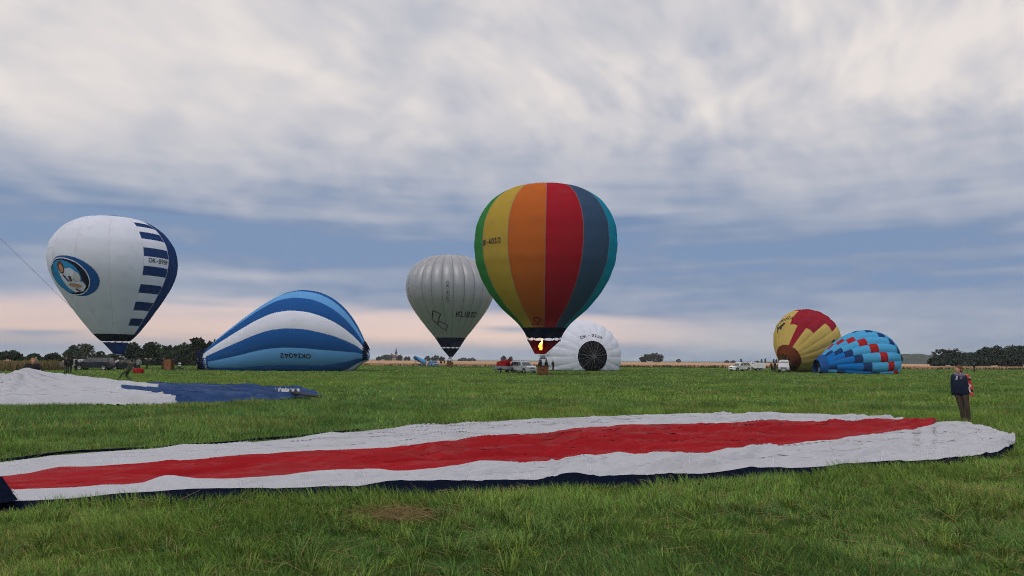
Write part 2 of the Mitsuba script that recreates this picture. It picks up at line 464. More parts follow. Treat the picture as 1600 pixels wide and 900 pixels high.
def basket(root, xf, w=1.25, d=1.0, h=1.1, top=2.1):
    """The wicker basket with its burner, standing at xf, as parts of root."""
    t, W, D = 0.06, w / 2, d / 2
    b = root + '__basket' if '__' not in root and root.startswith('hot_air') else root
    for nm, m in (('side_panel', box(-W, W, -D, -D + t, 0.06, h, 0.02)), ('side_panel', box(-W, W, D - t, D, 0.06, h, 0.02)), ('side_panel', box(-W, -W + t, -D + t, D - t, 0.06, h, 0.02)),
                  ('side_panel', box(W - t, W, -D + t, D - t, 0.06, h, 0.02))):
        part(b, nm, m, 'wicker', xf=xf)
    part(b, 'floor', box(-W, W, -D, D, 0.02, 0.075, 0.02), 'leather', xf=xf)
    ring = [(-W, -D), (W, -D), (W, D), (-W, D), (-W, -D), (W, -D)]
    part(b, 'rim', cat(*[tube([[*ring[k], h], [*ring[k + 1], h]], 0.055, 8) for k in range(4)]), 'leather', xf=xf)
    part(b, 'skirt_band', cat(box(-W - .012, W + .012, -D - .012, -D + .012, 0.07, 0.2, 0.01), box(-W - .012, W + .012, D - .012, D + .012, 0.07, 0.2, 0.01)), 'leather', xf=xf)
    part(b, 'hand_hole', box(-0.12, 0.12, -D - 0.01, -D + 0.03, 0.55, 0.66, 0.008), 'print_black', xf=xf)
    q = 0.36
    for sx, sy in ((-1, -1), (1, -1), (1, 1), (-1, 1)):
        part(b, 'upright', tube([[sx * W * 0.94, sy * D * 0.94, h], [sx * (W * 0.5 + q * 0.5), sy * (D * 0.5 + q * 0.45), (h + top) / 2], [sx * q, sy * q, top]], 0.035, 8), 'dark_metal', xf=xf)
    fr = [(-q, -q), (q, -q), (q, q), (-q, q), (-q, -q)]
    part(b, 'burner_frame', cat(*[tube([[*fr[k], top], [*fr[k + 1], top]], 0.028, 8) for k in range(4)]), 'dark_metal', xf=xf)
    for s in (-1, 1):
        m = trimesh.Trimesh(*meshkit.arrays(lathe([(0.001, 0), (0.13, 0), (0.145, 0.03), (0.145, 0.40), (0.12, 0.46), (0.09, 0.46), (0.09, 0.1), (0.001, 0.1)], 18))[:2], process=False)
        m.apply_translation([s * 0.17, 0, top - 0.12])
        part(b, 'burner', m, 'steel', xf=xf)
    for s in (-1, 1):
        m = trimesh.Trimesh(*meshkit.arrays(lathe([(0.001, 0), (0.15, 0), (0.17, 0.04), (0.17, 0.66), (0.12, 0.76), (0.05, 0.78), (0.05, 0.84), (0.001, 0.84)], 16))[:2], process=False)
        m.apply_translation([s * (W - 0.26), D - 0.28, 0.1])
        part(b, 'gas_cylinder', m, 'steel', xf=xf)
    return b


def wires(root, env, pts, r=0.012, u=1.0):
    for a, q in pts:
        part(root, 'suspension_wire', tube([env(a, u), q], r, 5), 'dark_metal')


# ============================ the balloons ============================
BALLOONS = {}
# --- rainbow balloon, standing
D1 = 86.0
b1 = revolve_base(D1, 854, 850, [(292.6, 0), (293.4, 26), (295.5, 42), (300, 58), (308, 73), (320, 87), (338, 99), (358, 106.5), (384, 109), (408, 107), (430, 100.5), (454, 88.5), (480, 68.5), (511, 36.6), (529, 26)])
e1 = Envelope(b1, 12, 0.0, bulge=0.03, rows=13, row_puff=0.006)
k1 = thing('hot_air_balloon', 'largest standing balloon with rainbow vertical stripes and a lit flame below', 'hot air balloon', 'inflated balloons standing on the meadow')
ENV = k1 + '__envelope'
u_band = e1.u_at(0, 511)
cols = ['red', 'slate', 'teal', 'green', 'yellow', 'orange']
for g in range(12):
    c = cols[g % 6]
    part(ENV, 'gore', e1.block(g * 30, g * 30 + 30, 0.0, u_band, 13, 64), 'fabric_' + c, smooth=True, label=c.replace('slate', 'slate blue') + ' gore')


for g in range(12):
    uu = np.linspace(0.012, u_band, 60)
    part(ENV, 'load_tape', tube(e1(30.0 * g + 0 * uu, uu), 0.028, 4, False), 'rope_grey')


def scalloped(env, p0, p1, u0, u1, n, depth):
    """The band at the mouth, its lower edge scalloped between n ties."""
    A, U = np.meshgrid(np.linspace(p0, p1, 12 * n + 1), np.linspace(0, 1, 9), indexing='ij')
    t = (A - p0) / (p1 - p0) * n
    e = u1 - depth * np.sin(np.pi * (t % 1.0)) ** 0.7
    return env(A, u0 + (e - u0) * U).reshape(-1, 3), grid_faces(12 * n + 1, 9)


part(ENV, 'mouth_band', scalloped(e1, -180, 180, u_band, 1.0, 12, 0.006), 'fabric_midnight', smooth=True, label='dark navy band above the mouth')
c_m, r_m = b1.center(1.0), float(b1.radius(1.0))
c_s = P(844, 553, D1)
# the scoop: hung on the far side of the mouth, its upper edge scalloped, open towards the viewer
A, U = np.meshgrid(np.linspace(62, 298, 73), np.linspace(0, 1, 14), indexing='ij')
aa = np.radians(A + b1.psi)
top_drop = 0.10 + 0.10 * np.sin(np.pi * ((A - 62) / 236 * 6 % 1.0)) ** 0.7
R = r_m * 1.0 * (1 - U) + 0.62 * U
ctr = c_m + (c_s - c_m) * U[..., None]
v = ctr + np.stack([R * np.sin(aa), -R * np.cos(aa), -top_drop * (1 - U)], -1)
part(ENV, 'scoop', (v.reshape(-1, 3), grid_faces(73, 14)), 'fabric_maroon', smooth=True, label='dark red scoop hanging below the mouth')
A = np.linspace(62, 298, 7)
for a in A:
    w = np.radians(a + b1.psi)
    part(ENV, 'tie', tube([e1(a, 0.985), c_m + np.array([r_m * math.sin(w), -r_m * math.cos(w), -0.32])], 0.03, 5), 'fabric_midnight')
for q in range(9):
    a0 = -62 + 15 * q
    s = np.linspace(0, 1, 9)
    part(ENV, 'crown_cord', tube(e1(a0 + 14 * s, 0.045 + 0 * s) + np.stack([0 * s, 0 * s, 0.02 + 0.22 * np.sin(np.pi * s)], -1), 0.07, 6), 'fabric_midnight')
e1.text(ENV, 'OK-4010', 0.58, -47, e1.u_at(-47, 377), 'print_black', stretch=0.9)
u_l = e1.u_at(-12, 499)
e1.shape(ENV, 'emblem', sg.Point(0, 0).buffer(0.42).difference(sg.Point(0, 0).buffer(0.30)).union(sg.Point(0.52, -0.08).buffer(0.28).difference(sg.Point(0.52, -0.08).buffer(0.19))).union(sg.box(-0.06, -0.6, 0.06, -0.3)), -14, u_l, 'fabric_maroon', 0.03)
e1.shape(ENV, 'emblem', sg.box(-0.8, -0.07, 0.8, 0.07), -14, e1.u_at(-12, 506), 'fabric_maroon', 0.03)
pb = G(848.5, 586)
xb = place(pb[0], pb[1], 0, math.radians(-4))
basket(k1, xb, 1.28, 1.05, 1.08, 2.0)
for a in (-120, -60, 0, 60, 120, 180):
    w = np.radians(a + b1.psi)
    q = np.array([pb[0], pb[1], 2.0]) + 0.42 * np.array([math.sin(w), -math.cos(w), 0])
    part(k1, 'suspension_wire', tube([e1(a, 0.995), q], 0.010, 5), 'dark_metal')
BALLOONS['rainbow'] = (pb, xb)


def flame_mesh(h, r, seed):
    t = np.linspace(0, 1, 22)
    prof = r * (np.sin(np.pi * np.clip(t * 0.93 + 0.07, 0, 1)) ** 0.8) * (1 - 0.45 * t)
    a = np.arange(16) * 2 * np.pi / 16
    T, A = np.meshgrid(t, a, indexing='ij')
    n = meshkit.fbm(np.stack([np.cos(A) * 1.5, np.sin(A) * 1.5, T * 5], -1), 3, seed)
    R = prof[:, None] * (0.55 + 0.9 * n)
    sway = 0.10 * np.sin(T * 5 + seed)
    v = np.stack([R * np.cos(A) + sway, R * np.sin(A), T * h], -1).reshape(-1, 3)
    i, j = np.meshgrid(np.arange(21), np.arange(16), indexing='ij')
    return v, np.stack([i * 16 + j, i * 16 + (j + 1) % 16, (i + 1) * 16 + (j + 1) % 16, (i + 1) * 16 + j], -1).reshape(-1, 4)


fl = P(845.5, 547, D1)
kf = thing('flame', 'bright orange burner flame rising into the scoop of the rainbow balloon', 'flame')
for nm, h, r, dx, col, sd in (('outer_tongue', 1.15, 0.26, 0.02, (0.34, 0.10, 0.010), 3), ('outer_tongue', 0.8, 0.14, -0.13, (0.30, 0.075, 0.008), 6), ('core', 0.75, 0.12, 0.02, (0.55, 0.32, 0.07), 4)):
    m = trimesh.Trimesh(*meshkit.arrays(flame_mesh(h, r, sd))[:2], process=False)
    m.apply_translation(fl + np.array([dx, -0.32 if nm == 'core' else 0, 0.55 if nm == 'core' else 0]))
    part(kf, nm, m, {'type': 'diffuse', 'reflectance': rgb((0.3, 0.15, 0.05))}, smooth=True, emitter={'type': 'area', 'radiance': rgb(col)})

# --- silver balloon, standing farther off
D2 = 165.0
b2 = revolve_base(D2, 702.5, 704, [(399.6, 0), (400.2, 16), (402, 27), (406, 38), (413, 48), (424, 58), (436, 63.5), (450, 65.3), (464, 63.6), (480, 57), (498, 45.5), (513, 34.5), (527, 24.2), (543.3, 14.3)])
e2 = Envelope(b2, 24, 4.5, bulge=0.055)
k2 = thing('hot_air_balloon', 'silver grey ribbed balloon with black outline logo standing behind the rainbow one', 'hot air balloon', 'inflated balloons standing on the meadow')
ENV = k2 + '__envelope'
u_band = e2.u_at(0, 527)
for g in range(24):
    part(ENV, 'gore', e2.block(4.5 + 15 * g, 19.5 + 15 * g, 0, u_band, 9, 54), 'fabric_silver', smooth=True)
for g in range(24):
    uu = np.linspace(0.01, u_band, 44)
    part(ENV, 'load_tape', tube(e2(4.5 + 15 * g + 0 * uu, uu), 0.055, 4, False), 'tape_grey')
part(ENV, 'mouth_band', scalloped(e2, -180, 180, u_band, 1.0, 12, 0.005), 'fabric_midnight', smooth=True, label='dark navy band above the mouth')


def skirt(env, base, top_px, bottom_px, dist, r_bottom, top_frac=0.93, gap=0.0):
    c0, c1 = P(*top_px, dist), P(*bottom_px, dist)
    r0 = float(base.radius(1.0)) * top_frac
    A, U = np.meshgrid(np.linspace(-180, 180, 97), np.linspace(0, 1, 12), indexing='ij')
    a = np.radians(A + base.psi)
    drop = gap * np.sin(np.pi * ((A + 180) / 360 * 12 % 1.0)) ** 0.8 * (1 - U)
    R = r0 * (1 - U) + r_bottom * U
    c = c0 + (c1 - c0) * U[..., None]
    return (c + np.stack([R * np.sin(a), -R * np.cos(a), -drop], -1)).reshape(-1, 3), grid_faces(97, 12)


part(ENV, 'skirt', skirt(e2, b2, (704, 543.6), (704.5, 557.6), D2, 0.42, 0.98, 0.10), 'fabric_midnight', smooth=True, label='dark navy skirt below the mouth')
e2.text(ENV, 'KUBIC', 1.35, 31, e2.u_at(31, 491), 'print_black', stretch=0.98, bold=True)
e2.text(ENV, 'OK-8320', 0.62, -3.0, e2.u_at(-3, 456), 'print_black', rot=-90, stretch=1.15, bold=False)
e2.text(ENV, 'OK-8320', 0.62, -70.0, e2.u_at(-70, 450), 'print_black', rot=-90, stretch=1.15)
quad = lambda *p: sg.Polygon(p)
outl = lambda q, w: q.buffer(w / 2, join_style=2).difference(q.buffer(-w / 2, join_style=2))
s = 0.145
L1 = quad((-1.9, 8.5), (3.3, 5.2), (-0.3, -0.8), (-2.8, -3.6), (-5.5, 0.8))
L2 = quad((-0.3, -0.8), (8.2, -5.0), (5.5, -9.2), (-0.6, -6.3), (-2.8, -3.6))
sc_ = lambda q: shapely.affinity.scale(q, s * 1.95, s * 1.95, origin=(0, 0))
import shapely.affinity
e2.shape(ENV, 'emblem', outl(sc_(L1), 0.22).union(outl(sc_(L2), 0.22)), -24, e2.u_at(-22, 500), 'print_black', 0.03, size=0.4)
pb2 = G(703, 573.5)
xb2 = place(pb2[0], pb2[1], 0, 0.15)
basket(k2, xb2, 1.5, 1.1, 1.1, 2.15)
for a in (-135, -45, 45, 135):
    w = np.radians(a)
    part(k2, 'suspension_wire', tube([P(704.5, 557.6, D2) + 0.4 * np.array([math.sin(w), -math.cos(w), 0]), np.array([pb2[0], pb2[1], 2.15]) + 0.45 * np.array([math.sin(w), -math.cos(w), 0])], 0.012, 5), 'dark_metal')

# --- white and blue balloon at the left, standing
D3 = 112.0
b3 = revolve_base(D3, 178.5, 180.5, [(341, 0), (341.8, 26), (343.5, 40), (347, 54), (353, 66.5), (362, 79), (374, 90), (388, 98), (406, 101.6), (424, 99.5), (444, 91.5), (466, 78), (490, 60.8), (508, 47.0), (521, 36.2), (533.5, 22.6)])
e3 = Envelope(b3, 12, 25.0, bulge=0.022, rows=9, row_puff=0.004)
k3 = thing('hot_air_balloon', 'white balloon with navy striped side and an oval portrait at the far left', 'hot air balloon', 'inflated balloons standing on the meadow')
ENV = k3 + '__envelope'
u_band = e3.u_at(0, 521.5)
for g in range(12):
    p0 = 25 + 30 * g
    if g == 0:
        edges = [0.0] + [e3.u_at(25.5, y) for y in (347.0, 353.2, 361.5, 372.3, 385.8, 399.8, 414.8, 429.6, 443.8, 457.2, 471.0, 484.2, 497.2, 508.6)] + [u_band]
        for i, (a, b) in enumerate(zip(edges[:-1], edges[1:])):
            navy = i % 2 == 1
            if i == 0:
                part(ENV, 'panel', e3.block(25, 55, a, b, 11, 6), 'fabric_white', smooth=True, label='white stripe')
            else:
                part(ENV, 'panel', e3.block(25, 55, a, b, 11, 6), 'fabric_navy' if navy else 'fabric_white', smooth=True, label='navy stripe' if navy else 'white stripe')
    else:
        c = 'navy' if g in (1, 2) else 'white'
        part(ENV, 'gore', e3.block(p0, p0 + 30, 0, u_band, 11, 64), 'fabric_' + c, smooth=True, label=c + ' gore')
for g in range(12):
    uu = np.linspace(0.012, u_band, 60)
    part(ENV, 'load_tape', tube(e3(25 + 30.0 * g + 0 * uu, uu), 0.035, 4, False), 'seam_white')
part(ENV, 'mouth_band', scalloped(e3, -180, 180, u_band, 1.0, 12, 0.004), 'fabric_midnight', smooth=True, label='dark navy band above the mouth')
part(ENV, 'skirt', skirt(e3, b3, (180.5, 534.5), (185.5, 553), D3, 0.72, 0.90, 0.08), 'fabric_navy', smooth=True, label='dark blue skirt below the mouth')
for q in range(7):
    a0 = -40 + 14 * q
    s_ = np.linspace(0, 1, 9)
    part(ENV, 'crown_cord', tube(e3(a0 + 13 * s_, 0.05 + 0 * s_) + np.stack([0 * s_, 0 * s_, 0.02 + 0.16 * np.sin(np.pi * s_)], -1), 0.06, 6), 'fabric_midnight')
e3.text(ENV, 'OK-8989', 0.66, 41, e3.u_at(41, 408.0), 'print_black', stretch=0.86)
# the printed oval with a seated figure in white
u_e = e3.u_at(-45, 432)
ell = lambda cx, cy, a, b, r=0: shapely.affinity.rotate(shapely.affinity.translate(shapely.affinity.scale(sg.Point(0, 0).buffer(1.0, 24), a, b), cx, cy), r)
EP = -46.0
for i, (q, m) in enumerate(((ell(0.35, 0.05, 4.15, 2.95, -14), 'fabric_royal'), (ell(-0.35, 0.0, 3.55, 2.78, -14), 'fabric_white'), (ell(-0.35, 0.0, 3.42, 2.64, -14), 'fabric_midnight'), (ell(-0.75, 0.05, 2.75, 2.42, -14), 'fabric_azure'))):
    e3.shape(ENV, 'oval', q, EP, u_e, m, 0.02 + 0.012 * i, size=0.45)
fig = [(sg.Polygon([(-2.3, 1.5), (-1.4, 2.2), (-0.7, 1.2), (0.3, 1.35), (0.95, 0.8), (0.9, 0.1), (0.2, -0.3), (0.6, -0.8), (1.9, -0.7), (2.3, -1.4), (1.4, -2.2), (-0.4, -2.35), (-1.5, -1.7), (-2.1, -0.4)]), 'fabric_white'),
       (ell(1.05, -0.02, 0.62, 0.75), 'print_grey'), (ell(-1.45, 1.42, 0.72, 0.92), 'print_brown'), (ell(-1.35, 1.28, 0.42, 0.58), 'print_skin'), (ell(0.25, -1.25, 1.25, 0.30, -6), 'print_skin'),
       (sg.Polygon([(-1.5, 0.3), (-1.2, 0.4), (-0.5, -0.6), (-0.8, -0.7)]), 'fabric_navy'), (sg.Polygon([(-0.4, 0.2), (0.1, 0.1), (0.1, -0.6), (-0.4, -0.7)]), 'print_brown'), (sg.Polygon([(0.0, -1.75), (0.4, -1.7), (1.0, -2.15), (0.5, -2.2)]), 'print_brown')]
for i, (q, m) in enumerate(fig):
    e3.shape(ENV, 'printed_figure', shapely.affinity.scale(q, 0.85, 1.0, origin=(0, 0)), EP + 3, u_e, m, 0.075 + 0.012 * i, size=0.5)
pb3 = P(185.5, 565, D3)
xb3 = place(pb3[0], pb3[1], 0, 0.3)
pb3[2] = 0.0
basket(k3, xb3, 1.6, 1.2, 1.1, 2.1)
for a in (-135, -45, 45, 135):
    w = np.radians(a)
    part(k3, 'suspension_wire', tube([P(185.5, 553, D3) + 0.7 * np.array([math.sin(w), -math.cos(w), 0]), np.array([pb3[0], pb3[1], 2.1]) + 0.45 * np.array([math.sin(w), -math.cos(w), 0])], 0.012, 5), 'dark_metal')

# --- blue and white striped balloon lying, mouth at the left
D4 = 109.0
tab = []
for px, top, zc in ((577.6, 557, 557.5), (577.2, 552, 556.5), (575.5, 546, 555), (571, 536, 551), (563, 518.5, 545), (551, 498, 540), (535, 479, 535), (515, 464.5, 531), (495, 457, 528), (475, 454.8, 527), (452, 458.5, 528.5), (425, 471, 534), (398, 488.5, 542), (370, 508.5, 550), (345, 527.5, 557), (324.5, 545, 562)):
    a, b = P(px, top, D4), P(px, zc, D4)
    r = max(a[2] - b[2], 0.001)
    tab.append((a[0], max(b[2], 0.9), r, r * 1.04))
tab[0] = (tab[0][0], tab[0][1], 0.0, 0.0)
b4 = lying_base((0, D4), (1, 0), (0, -1), tab)
e4 = Envelope(b4, 16, 8.5, bulge=0.02)
k4 = thing('hot_air_balloon', 'half inflated navy, light blue and white striped balloon lying with its mouth leftward', 'hot air balloon', 'half inflated balloons lying on the meadow')
ENV = k4 + '__envelope'
pat = ['white', 'royal', 'lightblue', 'royal']
for g in range(16):
    c = pat[g % 4]
    part(ENV, 'gore', e4.block(8.5 + 22.5 * g, 31.0 + 22.5 * g, 0.0, 0.955, 10, 72), 'fabric_' + c, smooth=True, label=c.replace('royal', 'royal blue').replace('lightblue', 'light blue') + ' gore')
for g in range(16):
    c = pat[g % 4] if g in (15, 0, 1, 2, 3) else 'royal'
    part(ENV, 'mouth_panel', e4.block(8.5 + 22.5 * g, 31.0 + 22.5 * g, 0.955, 1.0, 8, 6), 'fabric_' + ('white' if c == 'white' else 'royal'), smooth=True)
# the dark scoop held up at the mouth
x0, x1 = P(312, 560, D4)[0], tab[-1][0]
A, U = np.meshgrid(np.linspace(-180, 180, 49), np.linspace(0, 1, 8), indexing='ij')
zc, rz = tab[-1][1], tab[-1][2]
a = np.radians(A)
z = zc + rz * (1 - 0.10 * U) * np.sin(a) * np.where(np.sin(a) > 0, 1 - 0.08 * U, 1)
z = 0.5 * (z + np.sqrt(z * z + 0.02))
part(ENV, 'scoop', (np.stack([x1 + (x0 - x1) * U, D4 - rz * (1 - 0.05 * U) * np.cos(a), z], -1).reshape(-1, 3), grid_faces(49, 8)), 'fabric_midnight', smooth=True, label='black scoop round the mouth')
e4.hand = -1
e4.text(ENV, 'OKI4042', 0.66, -23.0, e4.u_at_x(-25, 462), 'print_black', rot=-90, stretch=1.05)
for q in range(14):
    a0 = -45 + 13 * q
    s_ = np.linspace(0, 1, 7)
    part(ENV, 'crown_cord', tube(e4(a0 + 12 * s_, 0.035 + 0.06 * np.abs(s_ - 0.5)) + np.stack([0.14 * np.sin(np.pi * s_), 0 * s_, 0 * s_], -1), 0.07, 5), 'fabric_midnight')
e4.text(ENV, 'BALON', 0.5, -26, 0.978, 'fabric_white', rot=180, name='mouth_lettering')

# --- white balloon lying with its crown towards the viewer
c5 = P(909, 563.4, 130.0)
ax5, sd5 = np.array([0.26, -0.966]), np.array([0.966, 0.26])
b5 = lying_base((c5[0], c5[1]), ax5, sd5, [(5.75, 2.45, 0, 0), (5.7, 2.45, 0.8, 0.8), (5.5, 2.45, 1.7, 1.7), (5.15, 2.45, 2.55, 2.5), (4.3, 2.4, 3.9, 4.1), (2.9, 2.4, 5.2, 5.7), (1.2, 2.4, 6.1, 6.7), (-0.8, 2.4, 6.3, 7.0), (-3.5, 2.3, 5.9, 6.5), (-7, 2.0, 4.4, 4.8), (-10.5, 1.6, 2.9, 3.0), (-13.5, 1.4, 1.7, 1.8)])
e5 = Envelope(b5, 20, 0.0, bulge=0.028, rows=11, row_puff=0.008)
e5.clip = True
k5 = thing('hot_air_balloon', 'white lying balloon whose round black crown vent faces the viewer', 'hot air balloon', 'half inflated balloons lying on the meadow')
ENV = k5 + '__envelope'
uc = 0.114
for g in range(20):
    part(ENV, 'gore', e5.block(18 * g, 18 * g + 18, uc, 1.0, 9, 70), 'fabric_white', smooth=True)
A, U = np.meshgrid(np.linspace(-180, 180, 241), np.linspace(0.0, uc, 16), indexing='ij')
pl = e5(A, U)
fold = (np.abs(np.sin(np.radians(A) * 20)) ** 0.6 - 0.5) * 0.10 * np.clip(U / uc * 2, 0, 1) * np.clip((uc - U) / uc * 6, 0, 1)
pl = pl + fold[..., None] * np.append(ax5, 0) + np.append(ax5, 0) * 0.05
part(ENV, 'crown_vent', (pl.reshape(-1, 3), grid_faces(241, 16)), 'fabric_black', smooth=True, label='round black crown vent with radial folds')
for g in range(20):
    uu = np.linspace(0.003, uc * 0.98, 8)
    part(ENV, 'vent_tape', tube(e5(18.0 * g + 9 + 0 * uu, uu) + np.append(ax5, 0) * 0.10, 0.015 if g % 3 else 0.025, 4), 'vent_tape')
e5.text(ENV, 'OK - 3129', 0.50, 90, 0.160, 'print_black', rot=180, stretch=1.15)
pt = G(929.5, 580)
part(ENV, 'crown_rope', tube([e5(-86, 0.11) + np.append(ax5, 0) * 0.1, np.array([pt[0], pt[1], 0.9]), np.array([pt[0] + 0.1, pt[1] - 0.4, 0.05])], 0.11, 6), 'fabric_black')

# --- yellow and red balloon, rising, tilted
D6 = 131.0
c6 = P(1261.5, 533, D6)
ax6 = np.array([0.735, 0.50, 0.46])
ax6 = ax6 / np.linalg.norm(ax6)
view6 = (c6 - EYE) / np.linalg.norm(c6 - EYE)
e1_6 = np.cross(ax6, [0, 0, 1.0])
e1_6 /= np.linalg.norm(e1_6)
e2_6 = np.cross(e1_6, ax6)
b6 = tilted_base(c6, ax6, e1_6, e2_6, [(5.3, 0), (5.2, 1.3), (4.7, 2.6), (3.7, 3.9), (2.2, 5.0), (0.4, 5.6), (-1.4, 5.4), (-3.2, 4.5), (-5.0, 3.15), (-6.6, 1.75), (-7.4, 1.2)])
e6 = Envelope(b6, 20, 0.0, bulge=0.03, wrinkle=lambda phi, u: 0.10 + 0.55 * np.clip(-np.sin(np.radians(phi + 25)), 0, 1) * np.clip(u, 0, 1), seed=6)
k6 = thing('hot_air_balloon', 'yellow balloon with stepped crimson stripe tilting half upright beside the blue one', 'hot air balloon', 'half inflated balloons lying on the meadow')
ENV = k6 + '__envelope'
RED6 = {5: (0.0, 0.47), 4: (0.0, 0.68), 3: (0.0, 0.90), 2: (0.0, 0.67), 1: (0.0, 0.50)}
e6.hand = -1
for g in range(20):
    cuts = RED6.get(g)
    if cuts is None:
        part(ENV, 'gore', e6.block(18 * g, 18 * g + 18, 0, 0.90, 11, 70), 'fabric_lemon', smooth=True)
    else:
        a, b = cuts
        part(ENV, 'red_panel', e6.block(18 * g, 18 * g + 18, a, b, 11, int(70 * b)), 'fabric_crimson', smooth=True, label='crimson panel of the stepped stripe')
        if b < 0.9:
            part(ENV, 'gore', e6.block(18 * g, 18 * g + 18, b, 0.90, 11, int(70 * (0.9 - b)) + 2), 'fabric_lemon', smooth=True)
part(ENV, 'mouth_band', e6.block(-180, 180, 0.90, 1.0, 121, 10), 'fabric_rust', smooth=True, label='rust red band round the mouth')
A, U = np.meshgrid(np.linspace(-180, 180, 61), np.linspace(0, 1, 8), indexing='ij')
rim = e6(A, 1.0 + 0 * U)
ctr = rim[:, :1].mean(0, keepdims=True) + ax6 * 0.1
part(ENV, 'scoop', ((rim * (1 - U[..., None]) + ctr * U[..., None] + ax6 * (0.12 * np.sin(np.radians(A) * 9) * U * (1 - U) * 4)[..., None]).reshape(-1, 3), grid_faces(61, 8)), 'fabric_tan', smooth=True, label='brown cloth closing the mouth')

# --- blue chequered balloon lying
c7 = G(1276, 583.5)
vw = np.array([c7[0], c7[1]]) / np.hypot(c7[0], c7[1])
rt = np.array([vw[1], -vw[0]])
a7 = math.radians(24)
ax7 = rt * math.cos(a7) + vw * math.sin(a7)
sd7 = rt * math.sin(a7) - vw * math.cos(a7)
o7 = c7[:2] + vw * 1.2
b7 = lying_base(o7, ax7, sd7, [(x * 0.84, *q) for x, *q in [(15.2, 2.3, 0, 0), (15.1, 2.3, 1.0, 1.0), (14.6, 2.2, 2.3, 2.4), (13.4, 2.0, 3.6, 3.9), (11.4, 1.9, 4.55, 5.2), (9.0, 1.8, 4.85, 5.6), (6.3, 1.7, 4.3, 4.9), (3.6, 1.5, 3.1, 3.6), (1.6, 1.2, 2.0, 2.3), (0.0, 1.0, 1.2, 1.4)]])
e7 = Envelope(b7, 20, 0.0, bulge=0.05, rows=14, row_puff=0.006)
e7.clip = True
k7 = thing('hot_air_balloon', 'sky blue chequered balloon with red and navy squares lying at the right', 'hot air balloon', 'half inflated balloons lying on the meadow')
ENV = k7 + '__envelope'
NR = 14
for g in range(20):
    gs = g if g <= 13 else g - 20          # counted upwards from the side that is seen
    for r in range(NR):
        i = r - gs
        if r >= 13:
            c = 'royal'
        elif i in (2, 9) or (i == 13 and gs < 1):
            c = 'navy'
        elif i == 6:
            c = 'brick'
        elif 9 < i < 13 or (i > 9 and gs > 0):
            c = 'vivid'
        else:
            c = 'sky'
        part(ENV, 'panel', e7.block(18 * g, 18 * g + 18, r / NR, (r + 1) / NR, 7, 6), 'fabric_' + c, smooth=True)

e6.text(ENV, 'LA MARIA', 0.74, 110, 0.60, 'print_black', stretch=0.85, bold=False)
dog = sg.Polygon([(-1.0, -0.7), (-0.75, -0.7), (-0.7, -0.3), (0.1, -0.3), (0.15, -0.7), (0.45, -0.7), (0.5, 0.0), (0.8, 0.1), (1.15, 0.15), (1.2, 0.4), (0.85, 0.55), (0.75, 0.8), (0.55, 0.6), (0.3, 0.3), (-0.6, 0.25), (-0.95, 0.75), (-1.1, 0.7), (-0.95, 0.1)])
e6.shape(ENV, 'printed_dog', dog, 116, 0.68, 'print_black', 0.03, size=0.3)
e6.text(ENV, 'R', 0.8, 2, 0.55, 'print_black')

# ------------------------------------------------------------------ envelopes spread out on the grass
_ip = lambda pts: (lambda a: PchipInterpolator(a[:, 0], a[:, 1], extrapolate=True))(np.array(pts, float))
FAR = _ip([(-90, 733), (0, 722), (130, 708), (250, 700.5), (400, 690), (480, 683), (580, 672.5), (700, 662.5), (800, 656.5), (900, 651.5), (1000, 649.5), (1100, 648), (1200, 647), (1270, 649), (1340, 652.5), (1400, 656), (1440, 660),
           (1470, 661.5), (1500, 661), (1530, 665), (1560, 674), (1578, 683), (1587, 691)])
B3 = _ip([(-90, 750), (2, 744), (37, 740), (100, 729.5), (125, 729), (200, 725), (275, 720), (400, 710.5), (500, 705.5), (600, 701), (675, 694), (725, 688), (800, 681), (825, 680.5), (875, 673), (960, 666), (1075, 662), (1140, 661.5),
          (1212, 657), (1222, 659.5), (1287, 660), (1297, 658), (1335, 661), (1352, 658.5), (1412, 657.5), (1440, 660.2), (1466, 661.4), (1470, 661.5), (1500, 661), (1530, 665), (1560, 674), (1578, 683), (1587, 691)])
B2 = _ip([(-90, 776), (25, 768), (137, 762.5), (217, 755), (262, 746), (312, 748), (400, 746), (495, 737.5), (585, 734), (620, 735), (675, 732), (750, 724.5), (800, 722), (875, 720), (925, 715), (975, 710), (1075, 709.5), (1120, 707),
          (1200, 698), (1262, 691), (1325, 685), (1395, 677), (1408, 673.5), (1424, 672.5), (1440, 666.5), (1456, 665), (1466, 661.4), (1470, 661.5), (1500, 661), (1530, 665), (1560, 674), (1578, 683), (1587, 691)])
B1 = _ip([(-90, 790), (7, 784), (100, 780), (150, 775), (175, 772), (225, 769.5), (325, 764), (400, 762.5), (475, 760.5), (550, 760), (615, 754), (722, 751), (800, 752), (837, 751), (887, 743), (975, 742.5), (1075, 742), (1150, 736),
          (1200, 732.5), (1300, 727), (1400, 722.5), (1480, 718), (1540, 711), (1575, 701.5), (1587, 692)])
B0 = _ip([(-90, 800), (7, 795), (150, 780), (225, 777), (400, 772), (615, 767), (800, 761), (1000, 753), (1200, 742), (1350, 731), (1450, 722), (1540, 715), (1577, 704), (1587, 693)])


def ridged(q, o, s):
    return 1 - np.abs(2 * meshkit.fbm(q, o, s) - 1)


